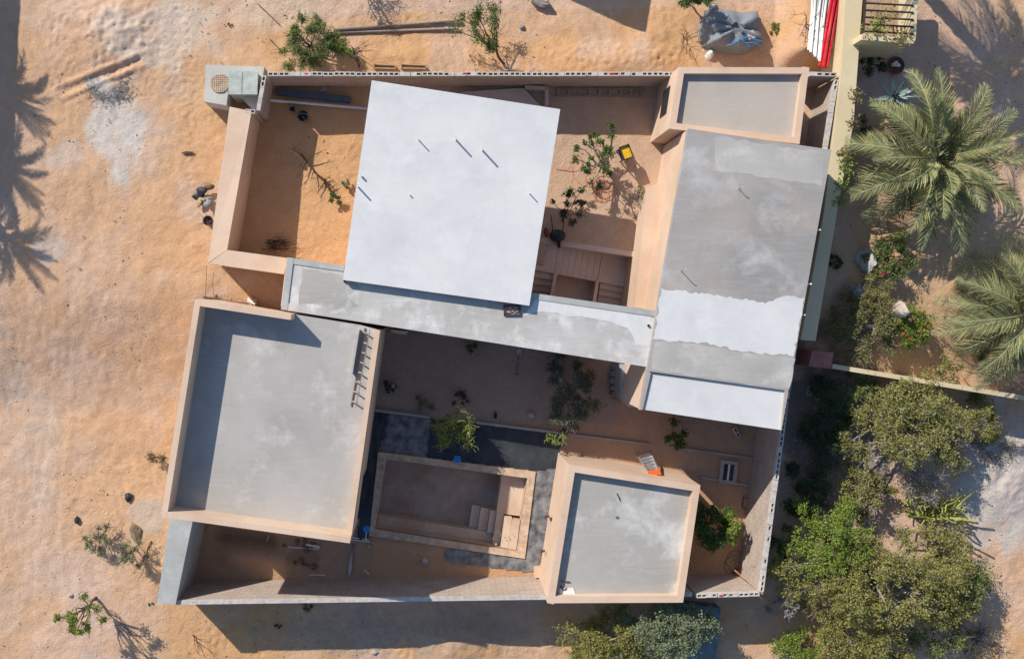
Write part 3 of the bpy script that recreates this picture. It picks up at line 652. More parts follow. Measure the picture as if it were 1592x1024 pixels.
pg = thing('cream_balcony', 'cream walled balcony with dark railings built onto the cream wall', 'balcony', G(1385, 30))
zb = 3.6
mk('floor', MB().prism(P([(1343, -60), (1428, -60), (1424, 62), (1341, 62)], zb-.9), zb-1.05, zb-.9), M['wood'], pg)
mk('front_wall', MB().prism(P([(1341, 52), (1424, 60), (1420, 68), (1339, 62)], zb), -.2, zb), M['cream'], pg)
mk('side_wall', MB().prism(P([(1419, -60), (1430, -60), (1424, 60), (1416, 58)], zb), zb-1.0, zb), M['cream'], pg)
for k in range(5):
    y = 8+k*11; a, b = W(1344, y-3, zb+.02), W(1420, y+1, zb+.02); mk('railing', MB().tube([a, b], .035, 6), M['dark'], pg)
for k in range(4):
    y = 2+k*11; a = W(1395, y+40-k*4, zb-.5); mk('slat', MB().bar(W(1388+k*6, 40, zb-.2), W(1390+k*6, 54, zb-.2), .05, .04), M['wood'], pg)
# pipes by the cream wall
for k in range(7):
    a, b = W(1266+k*4.9, -40, 2.32+.06*(k % 2)), W(1257+k*3.4, 78+k*3.5, 2.32+.06*(k % 2))
    one('plastic_pipe', MB().tube([a, (a+b)/2+Vector((random.uniform(-.04, .04), 0, 0)), b], .048, 8), M['pvc'], 'long white plastic pipe in the bundle lying beside the cream wall', 'pipe', 'white pipes by the cream wall', True)
for k in range(3):
    a, b = W(1300+k*5, -40, 2.36+.07*(k % 2)), W(1274+k*5.5, 103+k*1.5, 2.36+.07*(k % 2))
    one('red_pipe', MB().tube([a, (a+b)/2, b], .06, 8), M['red'], 'long red plastic pipe lying against the cream wall', 'pipe', 'red pipes by the cream wall', True)
# house and shed that cast the shadows from outside the frame
hs = thing('neighbour_house', 'neighbour house standing beyond the western edge of the sand', 'building', G(-260, -60))
for nm, z0, z1, gr in (('wall', .5, 5.0, 0), ('roof', 5.0, 5.2, .15)):
    a, b = W(-400, 140), W(-130, -320); mk(nm, MB().prism([(a.x-gr, a.y-gr), (b.x+gr, a.y-gr), (b.x+gr+.5, b.y+gr), (a.x-gr, b.y+gr)], z0, z1), M['cream' if nm == 'wall' else 'conc'], hs)
sh = thing('neighbour_shed', 'small shed standing beyond the northern edge of the sand', 'building', G(850, -120))
q_ = [(W(a, b).x, W(a, b).y) for a, b in ((740, -250), (872, -250), (864, -72), (745, -130))]
mk('wall', MB().prism(q_, .5, 4.3), M['beige'], sh); mk('roof', MB().prism(q_, 4.301, 4.5), M['conc'], sh)

# ------------------------------------------------------------------ plants
def leafobj(name, pts, size, m, parent, flat=.6, aspect=1.7):
    n = len(pts); pts = np.asarray(pts, float); nrm = rng.normal(size=(n, 3)); nrm[:, 2] = np.abs(nrm[:, 2])+flat; nrm /= np.linalg.norm(nrm, axis=1)[:, None]
    t = np.cross(nrm, rng.normal(size=(n, 3))); t /= np.linalg.norm(t, axis=1)[:, None]+1e-9; b = np.cross(nrm, t)
    s = size*rng.uniform(.6, 1.3, n)[:, None]; org = Vector((float(pts[:, 0].mean()), float(pts[:, 1].mean()), float(pts[:, 2].min())))
    p = pts-np.array(org)
    v = np.stack([p-t*s*aspect*.5, p+b*s*.42+nrm*s*.08, p+t*s*aspect*.5, p-b*s*.42+nrm*s*.08], 1).reshape(-1, 3).astype(np.float32)
    me = bpy.data.meshes.new(name); me.vertices.add(4*n); me.vertices.foreach_set('co', v.ravel()); me.loops.add(4*n)
    me.loops.foreach_set('vertex_index', np.arange(4*n, dtype=np.int32)); me.polygons.add(n)
    me.polygons.foreach_set('loop_start', np.arange(n, dtype=np.int32)*4); me.polygons.foreach_set('loop_total', np.full(n, 4, np.int32)); me.update(calc_edges=True)
    me.materials.append(m); return link(bpy.data.objects.new(name, me), parent, org)
_f = MB()
for k in range(7):
    a = k*2.4; c_, s_ = math.cos(a), math.sin(a); _f.add([(0, 0, 0), (c_*.6-s_*.4, s_*.6+c_*.4, .25), (c_*1.1, s_*1.1, .1+.05*k), (c_*.6+s_*.4, s_*.6-c_*.4, .25)], [(0, 1, 2, 3)])
FLW = mesh('flower', _f.v, _f.f, M['flower'])
def limb(mb, a, b, r0, r1, r, sag=.12, seg=4, n=5):
    a = Vector(a); b = Vector(b); l = (b-a).length; pts = []
    for k in range(seg+1):
        t = k/seg; j = l*sag*math.sin(math.pi*t)
        pts.append(a.lerp(b, t)+Vector((r.uniform(-j, j), r.uniform(-j, j), r.uniform(-.3, .6)*j)))
    mb.tube(pts, [r0+(r1-r0)*k/seg for k in range(seg+1)], n); return pts
def tree(name, label, cat, px, py, Rm, h, leaf, n, size=.07, clumps=16, bark='bark', seed=1, el=(1, 1), lean=(0, 0), cs=.27, base=None, group=None, hollow=.25, twigs=2, flat=.6, extra=None, tw=.05):
    r = random.Random(seed); g0 = G(px, py); top = g0.z+h*.65; n = int(n*2.3); size *= .58
    c = W(px, py, top); b = G(*base) if base else Vector((c.x+lean[0], c.y+lean[1], 0)); b.z = float(zt(b.x, b.y))-.05
    t = thing(name, label, cat, b, group); mb = MB(); pts = []; cen = []
    for k in range(clumps):
        a = 2*math.pi*(k/clumps)+r.uniform(-.5, .5); q = math.sqrt(r.uniform(hollow*hollow, 1))*(1+.22*math.sin(3*a+seed)+.12*math.sin(5*a+2*seed))
        z = b.z+h*(.3+.6*max(.3, 1-q*q*.6)*r.uniform(.55, 1.1)); cen.append(Vector((c.x+Rm*el[0]*q*math.cos(a)*.82, c.y+Rm*el[1]*q*math.sin(a)*.82, z)))
    fork = Vector(b).lerp(c, .35); fork.z = b.z+h*.28; tr = MB(); limb(tr, b, fork, tw*1.3, tw*.95, r, .08, 4, 7); mk('trunk', tr, M[bark], t, True)
    for q in cen:
        p2 = limb(mb, fork, q, tw*.6, .012, r)
        for _ in range(twigs):
            e = Vector((r.gauss(0, 1), r.gauss(0, 1), r.gauss(0, .6)))*Rm*cs*1.1; e = q+e*min(1, .5/max(e.length, .01)); limb(mb, p2[-1] if r.random() < .7 else p2[3], e, .014, .004, r, .2, 4, 4)
    mk('branches', mb, M[bark], t, True)
    wgt = np.array([r.uniform(.35, 1) for _ in cen]); idx = rng.choice(len(cen), n, p=wgt/wgt.sum()); C0 = np.array([tuple(q) for q in cen])[idx]
    sc = np.array([r.uniform(.6, 1.25) for _ in cen])[idx][:, None]; off = rng.normal(size=(n, 3)); off /= np.linalg.norm(off, axis=1)[:, None]; off *= rng.random((n, 1))**.5
    # small sprays inside each clump
    NS = 26; sp = rng.normal(size=(len(cen), NS, 3)); sp /= np.linalg.norm(sp, axis=2)[..., None]; sp *= Rm*cs*rng.uniform(.25, 1.25, (len(cen), NS, 1)); kk = rng.integers(0, NS, n); so = sp[idx, kk]; off = off*min(.17, Rm*cs*.5)+so*rng.uniform(.72, 1.15, (n, 1))
    ptsn = C0+off*sc*np.array([1, 1, .75]); ptsn[:, 2] = np.maximum(ptsn[:, 2], zt(ptsn[:, 0], ptsn[:, 1])+.03)
    if leaf: leafobj('crown', ptsn, size, M[leaf], t, flat)
    if extra:
        m2, n2, s2 = extra
        if m2 == 'flower':
            for q in ptsn[rng.choice(n, n2)]:
                o = bpy.data.objects.new('flower', FLW); link(o, t, Vector(q)+Vector((0, 0, .07))); k = s2*random.uniform(.7, 1.4); o.scale = (k, k, k); o.rotation_euler = (random.uniform(-.5, .5), random.uniform(-.5, .5), random.uniform(0, 6))
        else: leafobj('flowers' if m2 == 'flower' else 'crown', ptsn[rng.choice(n, n2)]+np.array([0, 0, .06]), s2, M[m2], t, flat, 1.2)
    return t
# north strip
tree('green_shrub', 'dense green shrub outside the north wall beside two poles', 'shrub', 480, 66, 1.15, 1.4, 'leaf_feather', 7500, .06, 30, seed=3, tw=.03, cs=.2, el=(1.05, 1), twigs=4)
tree('small_tree', 'thin shrub with bright leaves touching the ends of two poles', 'shrub', 527, 68, .6, 1.0, 'leaf_lime', 700, .07, 8, seed=4, tw=.02)
tree('small_tree', 'sparse young tree with leaning bare stem outside the north wall', 'tree', 745, 40, .95, 2.4, 'leaf_green', 1500, .07, 13, seed=5, base=(785, 100), tw=.045, bark='bark')
tree('small_tree', 'tree growing over the tarpaulin covered pile', 'tree', 1085, -12, .9, 2.0, 'leaf_green', 2600, .07, 12, seed=6, tw=.04)
tree('low_weed', 'small bright green weed beside the tarpaulin pile', 'plant', 1205, 42, .25, .3, 'leaf_lime', 220, .06, 6, seed=7, tw=.008)
tree('low_weed', 'single tiny green weed on the pale open sand west of the poles', 'plant', 356, 37, .1, .14, 'leaf_green', 60, .05, 4, seed=8, tw=.006)
# west yard
tree('sapling', 'spindly sapling with few leaves on the west yard sand beside the pavilion', 'sapling', 520, 306, .32, .6, 'leaf_green', 260, .06, 7, seed=9, tw=.014)
tree('sapling', 'tiny sapling with pale leaves above the spindly sapling in the west yard', 'sapling', 536, 286, .24, .4, 'leaf_blue', 140, .06, 6, seed=10, tw=.01)
# inner yard
tree('bare_branched_tree', 'knotty pale branched tree with leaf tufts in the sunny inner yard', 'tree', 926, 240, 1.15, 2.0, 'leaf_green', 1300, .08, 22, 'barkpale', 11, el=(.85, 1.1), base=(948, 268), cs=.12, tw=.06, twigs=3)
tree('small_tree', 'low dark leaved shrub above the wheelbarrow in the inner yard', 'shrub', 890, 316, .75, 1.1, 'leaf_dark', 700, .075, 11, 'twig', 12, cs=.2, tw=.025, base=(872, 345))
tree('wall_shrub', 'nearly leafless twiggy shrub against the beige wall of the east wing', 'shrub', 999, 305, .6, 1.2, 'leaf_dry', 260, .06, 9, 'barkpale', 13, el=(.4, 1.1), tw=.025, twigs=4)
# pool court
tree('court_tree', 'dark twiggy tree standing in the shade of the court', 'tree', 892, 612, 1.35, 2.2, 'leaf_drab', 5200, .065, 34, 'barkpale', 14, el=(.85, 1.2), tw=.05, twigs=7, cs=.2)
tree('green_shrub', 'bright green leafy bush between the east wing and the stepladder', 'shrub', 1053, 681, .55, 1.2, 'leaf_green', 900, .085, 9, seed=15, el=(.8, 1.2), tw=.02)
tree('spiky_shrub', 'yellow green spiky shrub catching sun above the black sheeting', 'shrub', 709, 666, .95, 2.1, 'leaf_lime', 700, .05, 20, 'cactus', 16, cs=.22, tw=.035, twigs=12)
tree('spiky_shrub', 'small pale sunlit sprig at the end of the black sheeting', 'shrub', 864, 682, .5, 1.5, 'leaf_lime', 160, .06, 8, 'cactus', 17, el=(1.1, .5), cs=.2, tw=.016, twigs=3)
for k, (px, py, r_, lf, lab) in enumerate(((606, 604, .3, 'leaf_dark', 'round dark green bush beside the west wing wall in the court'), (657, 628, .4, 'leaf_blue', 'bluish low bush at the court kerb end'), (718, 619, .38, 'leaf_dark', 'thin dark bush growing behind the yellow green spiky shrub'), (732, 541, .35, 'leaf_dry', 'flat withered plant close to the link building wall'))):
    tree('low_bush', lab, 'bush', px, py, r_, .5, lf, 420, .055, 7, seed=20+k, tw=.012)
tree('corner_bush', 'large leafy bush filling the corner beyond the pool room', 'bush', 1104, 822, 1.0, 1.7, 'leaf_green', 3600, .09, 14, seed=25, el=(.85, 1.2), tw=.04)
tree('corner_bush', 'sunlit lime green bush against the east block wall corner', 'bush', 1140, 822, .6, 2.0, 'leaf_lime', 1500, .09, 9, seed=26, el=(.6, 1.2), tw=.03)
# west sand
tree('dry_shrub', 'olive twiggy shrub on the sand west of the grey concrete wall', 'shrub', 150, 840, .65, .9, 'leaf_blue', 900, .055, 12, 'twig', 30, tw=.02, twigs=5)
tree('dry_shrub', 'grey green shrub with long twigs beside the olive shrub', 'shrub', 200, 862, .6, 1.3, 'leaf_blue', 900, .055, 11, 'twig', 31, tw=.025, twigs=5)
tree('small_tree', 'spreading thin tree with light leaves casting a long branching shadow', 'tree', 122, 962, 1.15, 2.8, 'leaf_lime', 1000, .08, 14, 'bark', 32, base=(148, 928), cs=.16, tw=.05, twigs=3)
tree('dry_shrub', 'dark dry shrub half hidden behind the west wing wall', 'shrub', 240, 712, .42, .7, 'leaf_dry', 220, .05, 9, 'twig', 33, el=(1, .6), tw=.018, twigs=5)
tree('low_weed', 'small green weed at the foot of the grey concrete wall', 'plant', 233, 938, .12, .18, 'leaf_green', 90, .05, 4, seed=34, tw=.006)
tree('low_weed', 'dark green weed alone in the shadow south of the block wall', 'plant', 432, 973, .14, .2, 'leaf_dark', 120, .05, 4, seed=35, tw=.006)
tree('low_weed', 'withered dark tuft close under the south block wall', 'plant', 476, 942, .25, .22, 'leaf_dark', 150, .05, 5, 'twig', 36, tw=.008)
# south and south-east
tree('shade_tree', 'blue green tree leaning over the flat slab south of the pool room', 'tree', 1035, 975, 1.9, 2.6, 'leaf_blue', 9000, .085, 22, 'barkpale', 40, el=(1.1, .8), tw=.09, twigs=4)
tree('shade_tree', 'olive green tree with forked pale branches south of the pool room', 'tree', 945, 1000, 1.7, 2.2, 'leaf_olive', 8000, .085, 20, 'barkpale', 41, el=(1.1, .7), tw=.09, twigs=4)
tree('large_tree', 'broad olive tree below the thin garden wall', 'tree', 1425, 662, 2.6, 3.0, 'leaf_olive', 13500, .085, 40, 'barkpale', 42, el=(1.0, .9), tw=.13, twigs=8, extra=('leaf_grey', 1600, .06), cs=.2)
tree('large_tree', 'largest olive green tree spreading across the sandy southeast ground', 'tree', 1385, 905, 3.5, 3.2, 'leaf_olive', 22000, .085, 60, 'barkpale', 43, el=(1.1, .66), tw=.16, twigs=8, extra=('leaf_dry', 2600, .07), cs=.17)
tree('large_tree', 'lime green tree in front of the largest olive tree beside the east wall', 'tree', 1300, 845, 1.9, 2.9, 'leaf_lime', 6000, .09, 16, 'bark', 44, el=(.9, 1.1), tw=.08)
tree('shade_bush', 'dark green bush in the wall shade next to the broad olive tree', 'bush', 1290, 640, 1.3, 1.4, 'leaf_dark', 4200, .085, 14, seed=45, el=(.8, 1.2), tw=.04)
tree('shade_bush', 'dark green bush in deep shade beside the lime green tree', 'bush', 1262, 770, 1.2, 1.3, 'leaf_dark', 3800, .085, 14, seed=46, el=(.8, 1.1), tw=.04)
tree('grey_shrub', 'bare silver grey shrub among the olive trees', 'shrub', 1437, 750, 1.1, 1.9, 'leaf_grey', 1300, .05, 16, 'barkpale', 47, tw=.03, twigs=9, el=(.8, 1.1))
tree('grey_shrub', 'silvery leaved shrub between the block wall corner and the largest olive tree', 'shrub', 1223, 940, .7, 1.5, 'leaf_grey', 700, .07, 11, 'barkpale', 48, tw=.025, twigs=4)
tree('low_bush', 'lime bush on the sunny sand at the southern end beside the largest tree', 'bush', 1250, 1005, 1.1, .9, 'leaf_lime', 2600, .08, 13, seed=49, tw=.03, el=(1.2, .7))
tree('grey_shrub', 'low bare grey brush beside the yellow green cactus', 'shrub', 1550, 700, 1.0, .5, 'leaf_grey', 500, .05, 14, 'barkpale', 50, tw=.02, twigs=7)
tree('dry_shrub', 'dry thorny shrub below the largest tree on the sand', 'shrub', 1525, 1000, 1.0, .7, 'leaf_dry', 500, .05, 13, 'twig', 51, tw=.02, twigs=6)
tree('large_tree', 'olive tree closing the southern edge below the largest tree', 'tree', 1340, 1012, 1.7, 2.2, 'leaf_olive', 7000, .085, 22, 'barkpale', 52, el=(1.2, .7), tw=.08, twigs=5, extra=('leaf_dry', 700, .08))
tree('large_tree', 'feathery olive tree at the sandy side of the largest tree', 'tree', 1490, 915, 1.6, 2.0, 'leaf_feather', 5000, .075, 24, 'barkpale', 53, el=(1.0, .9), tw=.08, twigs=6, extra=('leaf_dry', 600, .07))
tree('shade_bush', 'low drab bush between the two dark shaded bushes', 'bush', 1290, 705, .8, .8, 'leaf_drab', 1300, .07, 12, 'bark', 54, tw=.03)
tree('small_tree', 'bare topped shrub north of the green shrub at the sand edge', 'tree', 545, -52, .9, 2.0, 'leaf_dry', 500, .06, 12, 'twig', 55, tw=.03, twigs=5)
for k, (px, py, r_, lf, lab) in enumerate(((1345, 762, 1.15, 'leaf_olive', 'sunlit olive bush between the broad tree and the largest tree'), (1340, 620, 1.0, 'leaf_feather', 'feathery bush tucked under the thin garden wall'), (1520, 655, 1.1, 'leaf_olive', 'olive bush beside the broad tree below the second palm'), (1225, 855, .8, 'leaf_green', 'green bush close to the outside of the east block wall'), (1465, 985, 1.3, 'leaf_feather', 'feathery bush filling the southern side of the largest tree'), (1290, 935, 1.3, 'leaf_olive', 'olive bush between the silvery shrub and largest tree'))):
    tree('scrub_bush', lab, 'bush', px, py, r_, 1.6, lf, 3200, .075, 20, 'barkpale', 70+k, cs=.22, tw=.04, twigs=6, extra=('leaf_dry', 350, .06))
# garden
tree('flowering_shrub', 'flowering shrub with red blooms under the full date palm', 'shrub', 1388, 398, 1.0, 1.2, 'leaf_feather', 3600, .07, 18, seed=60, tw=.03, extra=('flower', 18, .05))
tree('flowering_shrub', 'bright green shrub with scattered red blooms beside the white boulder', 'shrub', 1418, 505, 1.0, 1.1, 'leaf_lime', 3400, .075, 18, seed=61, tw=.03, extra=('flower', 22, .045))
tree('dry_shrub', 'wide straw coloured shrub between the boulders and thin garden wall', 'shrub', 1345, 505, 1.6, 1.2, 'leaf_dry', 6500, .06, 28, 'barkpale', 62, tw=.03, twigs=6, el=(.9, 1.0), extra=('leaf_feather', 3200, .06))
tree('dry_shrub', 'tangled olive twigs between the two flowering shrubs', 'shrub', 1365, 445, .8, .9, 'leaf_olive', 1800, .055, 12, 'barkpale', 63, tw=.02, twigs=6)
tree('low_bush', 'small green bush among the palm fronds by the thin garden wall', 'bush', 1530, 548, .6, .6, 'leaf_green', 900, .07, 8, seed=64, tw=.02)
for k, (px, py) in enumerate(((1310, 262), (1303, 285), (1312, 250), (1300, 312), (1325, 150), (1322, 190), (1306, 238))):
    q = W(px, py, 2.95); t = thing('creeper_tuft', 'tuft of yellow green creeper spilling over the cream wall top', 'creeper', q, 'creeper tufts on the cream wall')
    pt = np.array(q)+rng.normal(size=(60, 3))*np.array([.12, .14, .05])+np.array([.1, 0, .06]); leafobj('leaves', pt, .07, M['leaf_lime' if k < 4 else 'leaf_dry'], t)
    mb = MB(); limb(mb, q-Vector((.15, 0, 0)), q+Vector((.3, -.2, .05)), .012, .006, random.Random(k)); mk('stem', mb, M['twig'], t)
for k, (px, py) in enumerate(((1360, 45), (1372, 30), (1400, 60))):
    q = W(px, py, 3.65); t = thing('creeper_tuft', 'rusty creeper clump draped over the cream balcony front', 'creeper', q, 'creeper on the balcony')
    pt = np.array(q)+rng.normal(size=(120, 3))*np.array([.18, .18, .08])+np.array([0, 0, .05]); leafobj('leaves', pt, .07, M['leaf_dry' if k else 'leaf_lime'], t)
    mb = MB(); limb(mb, q-Vector((.25, 0, 0)), q+Vector((.25, -.1, .05)), .012, .006, random.Random(k+9)); mk('stem', mb, M['twig'], t)
tree('low_weed', 'dark spiky tuft at the foot of the cream wall', 'plant', 1300, 408, .3, .4, 'leaf_dark', 250, .09, 8, seed=65, tw=.01)
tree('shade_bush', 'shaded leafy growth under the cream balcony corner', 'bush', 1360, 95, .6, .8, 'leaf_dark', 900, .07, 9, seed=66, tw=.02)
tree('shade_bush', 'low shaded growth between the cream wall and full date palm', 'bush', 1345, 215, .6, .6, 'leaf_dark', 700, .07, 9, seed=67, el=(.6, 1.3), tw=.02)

# palms
def frond(Lf, curl, seed, droop):
    r = random.Random(seed); mb = MB(); pts = []; n = 16; ang = 0; p = Vector((0, 0, 0))
    for k in range(n+1):
        pts.append(p.copy()); ang = -curl*(k/n)**1.4; p = p+Vector((math.cos(ang), r.uniform(-.03, .03), math.sin(ang)))*Lf/n
    ra = MB().tube(pts, [.035*(1-.85*k/n)+.004 for k in range(n+1)], 5)
    lf = MB(); m = 44
    for k in range(m):
        t = .14+.86*k/(m-1); f = t*n; i = min(int(f), n-1); c = pts[i].lerp(pts[i+1], f-i); tg = (pts[i+1]-pts[i]).normalized(); up = Vector((-tg.z, 0, tg.x))
        l = Lf*.23*(math.sin(math.pi*min(1, .18+t*.80)))**.6*r.uniform(.85, 1.1)
        for s in (-1, 1):
            d = (tg*(.75+.5*t)+Vector((0, s, 0))*.85+up*(r.uniform(.05, .5)-droop)).normalized(); e = c+d*l
            wv = tg*.017; e.z -= l*.12
            lf.add([c-wv, c+wv, c+d*l*.6+wv*.9+Vector((0, 0, .01)), e, c+d*l*.6-wv*.9], [(0, 1, 2, 3, 4)])
    return ra, lf
FR = []
for i, (cu, dr) in enumerate(((.5, .0), (.9, .1), (1.3, .15), (1.7, .3))):
    a, b = frond(2.7, cu, i, dr); fm = mesh('frond', b.v, b.f, M['palm']); rm = mesh('rachis', a.v, a.f, M['rachis'], True); fd = mesh('frond', b.v, b.f, M['palmdry']); FR.append((fm, rm, fd))
def palm(label, base, h, n, sc, seed):
    r = random.Random(seed); b = base; t = thing('date_palm', label, 'palm tree', b, None)
    tr = MB(); prof = [(.30, -.1)]
    for k in range(12): prof += [(.24+.03*(k % 2), h*(k+.2)/12), (.21, h*(k+.9)/12)]
    mk('trunk', tr.lathe(b, prof+[(.1, h+.15)], 12), M['bark'], t)
    for k in range(n):
        u = k/n; el = 1.35-1.75*u+r.uniform(-.12, .12); az = k*2.39996+r.uniform(-.2, .2); s = sc*(.72+.32*min(1, u*2.2))*r.uniform(.9, 1.08)
        i = min(3, int(u*3.2)+r.choice((0, 0, 1))); o = bpy.data.objects.new('frond', FR[i][2] if (u > .86 and k % 2) else FR[i][0])
        link(o, t, (b.x+.1*math.cos(az), b.y+.1*math.sin(az), b.z+h+.1-.25*u)); o.rotation_euler = (0, -el, az); o.scale = (s, s, s)
        q = bpy.data.objects.new('rachis', FR[i][1]); COL.objects.link(q); q.parent = o; ORG[q.name] = Vector((0, 0, 0))
    return t
def gz(px, py, h):
    z = float(zt(*W(px, py, 1)[:2])); p = W(px, py, z+h); p.z = float(zt(p.x, p.y)); return p
palm('full date palm with many arching grey green fronds in the garden', gz(1455, 248, 2.4), 2.4, 50, 1.18, 1)
palm('date palm cut by the picture edge, fronds reaching over the thin garden wall', gz(1602, 488, 2.2), 2.2, 44, 1.15, 2)
palm('tall date palm beyond the cream balcony casting a feathery shadow', G(1335, -150)+Vector((.4, 0, 0)), 4.6, 46, 1.1, 3)
palm('date palm beside the neighbour house beyond the western sand', G(-150, 90), 3.6, 40, .62, 4)
palm('tall date palm next to the neighbour house corner beyond the western sand', G(-145, -20), 3.6, 40, .62, 5)
palm('low date palm in front of the neighbour house beyond the western sand', G(-140, 210), 3.6, 34, .6, 6)
# agave
p = G(1386, 152); ag = thing('agave', 'blue green agave with stiff pointed leaves above the full date palm', 'agave', p)
mb = MB(); L0 = .85
v = []; prof = [(0, .05, 0), (.25, .075, .05), (.6, .06, .1), (1, .003, .12)]
for x, wd, z in prof: v += [(x*L0, -wd, z+.02), (x*L0, 0, z), (x*L0, wd, z+.02)]
f = [(3*i+j, 3*i+3+j, 3*i+4+j, 3*i+1+j) for i in range(3) for j in range(2)]; mb.add(v, f); mb.add([(a, b, c-.02) for a, b, c in v], [q[::-1] for q in f]); AGM = mesh('leaf', mb.v, mb.f, M['agave'], True)
p = W(1386, 152, p.z+.9)-Vector((0, 0, .9)); mk('stem', MB().lathe(p, [(.1, -.1), (.09, .5), (.12, .95), (.04, 1.05)], 10), M['bark'], ag)  # stem added to lift the leaves up into the sun
for k in range(24):
    o = bpy.data.objects.new('leaf', AGM); link(o, ag, p+Vector((0, 0, .88+.01*k))); o.rotation_euler = (0, -(.12+.045*k), k*2.4); s = random.uniform(.8, 1.25)*(1.15-.02*k); o.scale = (s, s, s)
# cactus
p = G(1455, 790); cc = thing('stick_cactus', 'sprawling yellow green stick cactus under the broad olive tree', 'cactus', p)
r = random.Random(5)
for k in range(30):
    a = W(1435+r.uniform(-25, 45), 795+r.uniform(-10, 12), .1); a.z = float(zt(a.x, a.y)); b = W(1395+r.uniform(0, 125), 755+r.uniform(0, 55), 1.6); b.z = r.uniform(.9, 2.0)
    mb = MB(); pts = limb(mb, a, b, .042, .034, r, .1, 5, 6)
    limb(mb, pts[3], pts[3]+Vector((r.uniform(-.5, .5), r.uniform(-.5, .5), r.uniform(.1, .4))), .03, .02, r, .08, 3, 6); mk('stem', mb, M['cactus'], cc, True)
# dry branches
def branch(label, px, py, ex, ey, n, r0, seed, m='twig', name='dry_branch'):
    r = random.Random(seed); a, b = G(px, py, .05), G(ex, ey, .12); mb = MB(); pts = limb(mb, a, b, r0, r0*.4, r, .06, 6, 6)
    for k in range(n):
        q = pts[r.randint(1, 5)]; e = q+Vector((r.uniform(-.7, .7), r.uniform(-.7, .7), r.uniform(-.02, .35))); e.z = max(e.z, float(zt(e.x, e.y))+.02); p3 = limb(mb, q, e, r0*.5, .005, r, .12, 3, 5)
        for _ in range(2): limb(mb, p3[2], p3[2]+Vector((r.uniform(-.3, .3), r.uniform(-.3, .3), .05)), .008, .003, r, .1, 2, 4)
    one(name, mb, M[m], label, 'branch', None, True)
branch('dark forked dry branch lying on the west yard sand', 523, 306, 468, 240, 12, .05, 1)
branch('fallen twiggy branch on the sand outside the north wall between shrub and tree', 560, 105, 545, 72, 10, .03, 2)
branch('dry twigs on the sand by the tarpaulin pile', 1075, 78, 1060, 55, 9, .02, 3)
branch('bundle of dry twigs beside the white pipes', 1262, 70, 1248, 20, 12, .02, 4)
branch('thin dry twigs lying at the southern sand near the branching shadow', 300, 985, 312, 1008, 3, .02, 5)
branch('dark twiggy remains on the sand at the foot of the spreading thin tree', 205, 985, 180, 950, 8, .02, 6)
branch('broken pale branch lying at the foot of the grey concrete wall shrub', 236, 840, 222, 880, 8, .02, 7)
r = random.Random(8); p0 = G(434, 382); bp = thing('brush_pile', 'heap of dark cut twigs in the corner of the west yard', 'brush pile', p0)
for k in range(46):
    mb = MB(); a = p0+Vector((r.gauss(-.25, .18), r.gauss(0, .16), .04+.005*k)); limb(mb, a, a+Vector((r.uniform(.35, .8), r.uniform(-.2, .25), r.uniform(-.03, .06))), .012, .005, r, .1, 3, 4); mk('twig', mb, M['twig' if k % 9 else 'wood'], bp)

# ------------------------------------------------------------------ loose things
def pole(name, label, cat, a, b, rad, m, dz=None, n=8, group=None):
    a, b = G(*a), G(*b); dz = rad if dz is None else dz; a.z += dz+.02; b.z += dz+.02; return one(name, MB().tube([a, (a+b)/2, b], rad, n), M[m], label, cat, group, True)
pole('wooden_pole', 'long weathered pole lying north of the wall, the upper of two', 'pole', (520, 49), (716, 32), .06, 'woodgrey', .08); pole('wooden_pole', 'long weathered pole lying north of the wall, the lower of two', 'pole', (500, 54), (712, 45), .05, 'woodgrey', .06)
a, b = G(430, 144, .14), G(545, 157, .14); one('steel_beam', MB().bar(a+Vector((0, 0, .0)), b, .14, .12).bar(a+Vector((0, 0, .07)), b+Vector((0, 0, .07)), .24, .03).bar(a-Vector((0, 0, .07)), b-Vector((0, 0, .07)), .24, .03), M['steelblue'], 'blue grey steel beam lying inside the north wall of the west yard', 'beam')
pole('white_pipe', 'long white pipe lying across the shaded west yard', 'pipe', (418, 157), (572, 170), .055, 'pvc', .12)
def bucket(px, py, r_, h, m, label, name='bucket', fill='black'):
    p = G(px, py); t = thing(name, label, 'bucket', p); mk('body', MB().lathe(p, [(r_*.8, 0), (r_, h), (r_*1.06, h), (r_*1.06, h-.03), (r_*.93, h-.02), (r_*.8, .06)], 18), M[m], t, True); mk('filling', MB().lathe(p, [(r_*.8, .05), (r_*.86, h*.55)], 14), M[fill], t)
    pts = [p+Vector((r_*1.05*math.cos(a), r_*1.05*math.sin(a)*.3, h+.02+.1*abs(math.sin(a)))) for a in np.linspace(0, math.pi, 9)]; mk('handle', MB().tube(pts, .008, 5), M['metal'], t)
bucket(456, 170, .13, .22, 'woodgrey', 'small grey bucket in the shaded west yard near the white pipe'); bucket(472, 182, .19, .24, 'dark', 'wide dark bucket in the shaded west yard near the white pipe')
def rocks(px, py, d, m, label, seed, cat='stone', name='stone', n=12, sink=.35):
    p = G(px, py); one(name, MB().rock((p.x, p.y, p.z+d[2]*(1-sink)-.01), d, seed, n, .46), M[m], label, cat)
rocks(503, 140, (.17, .15, .1), 'stone', 'round tan stone inside the north wall of the west yard', 1)
rocks(840, 5, (.4, .25, .3), 'stone', 'large pale boulder on the sand north of the wall', 2, 'boulder', 'boulder', 16); rocks(811, 42, (.13, .14, .08), 'stonegrey', 'grey stone half buried below the pale boulder', 3)
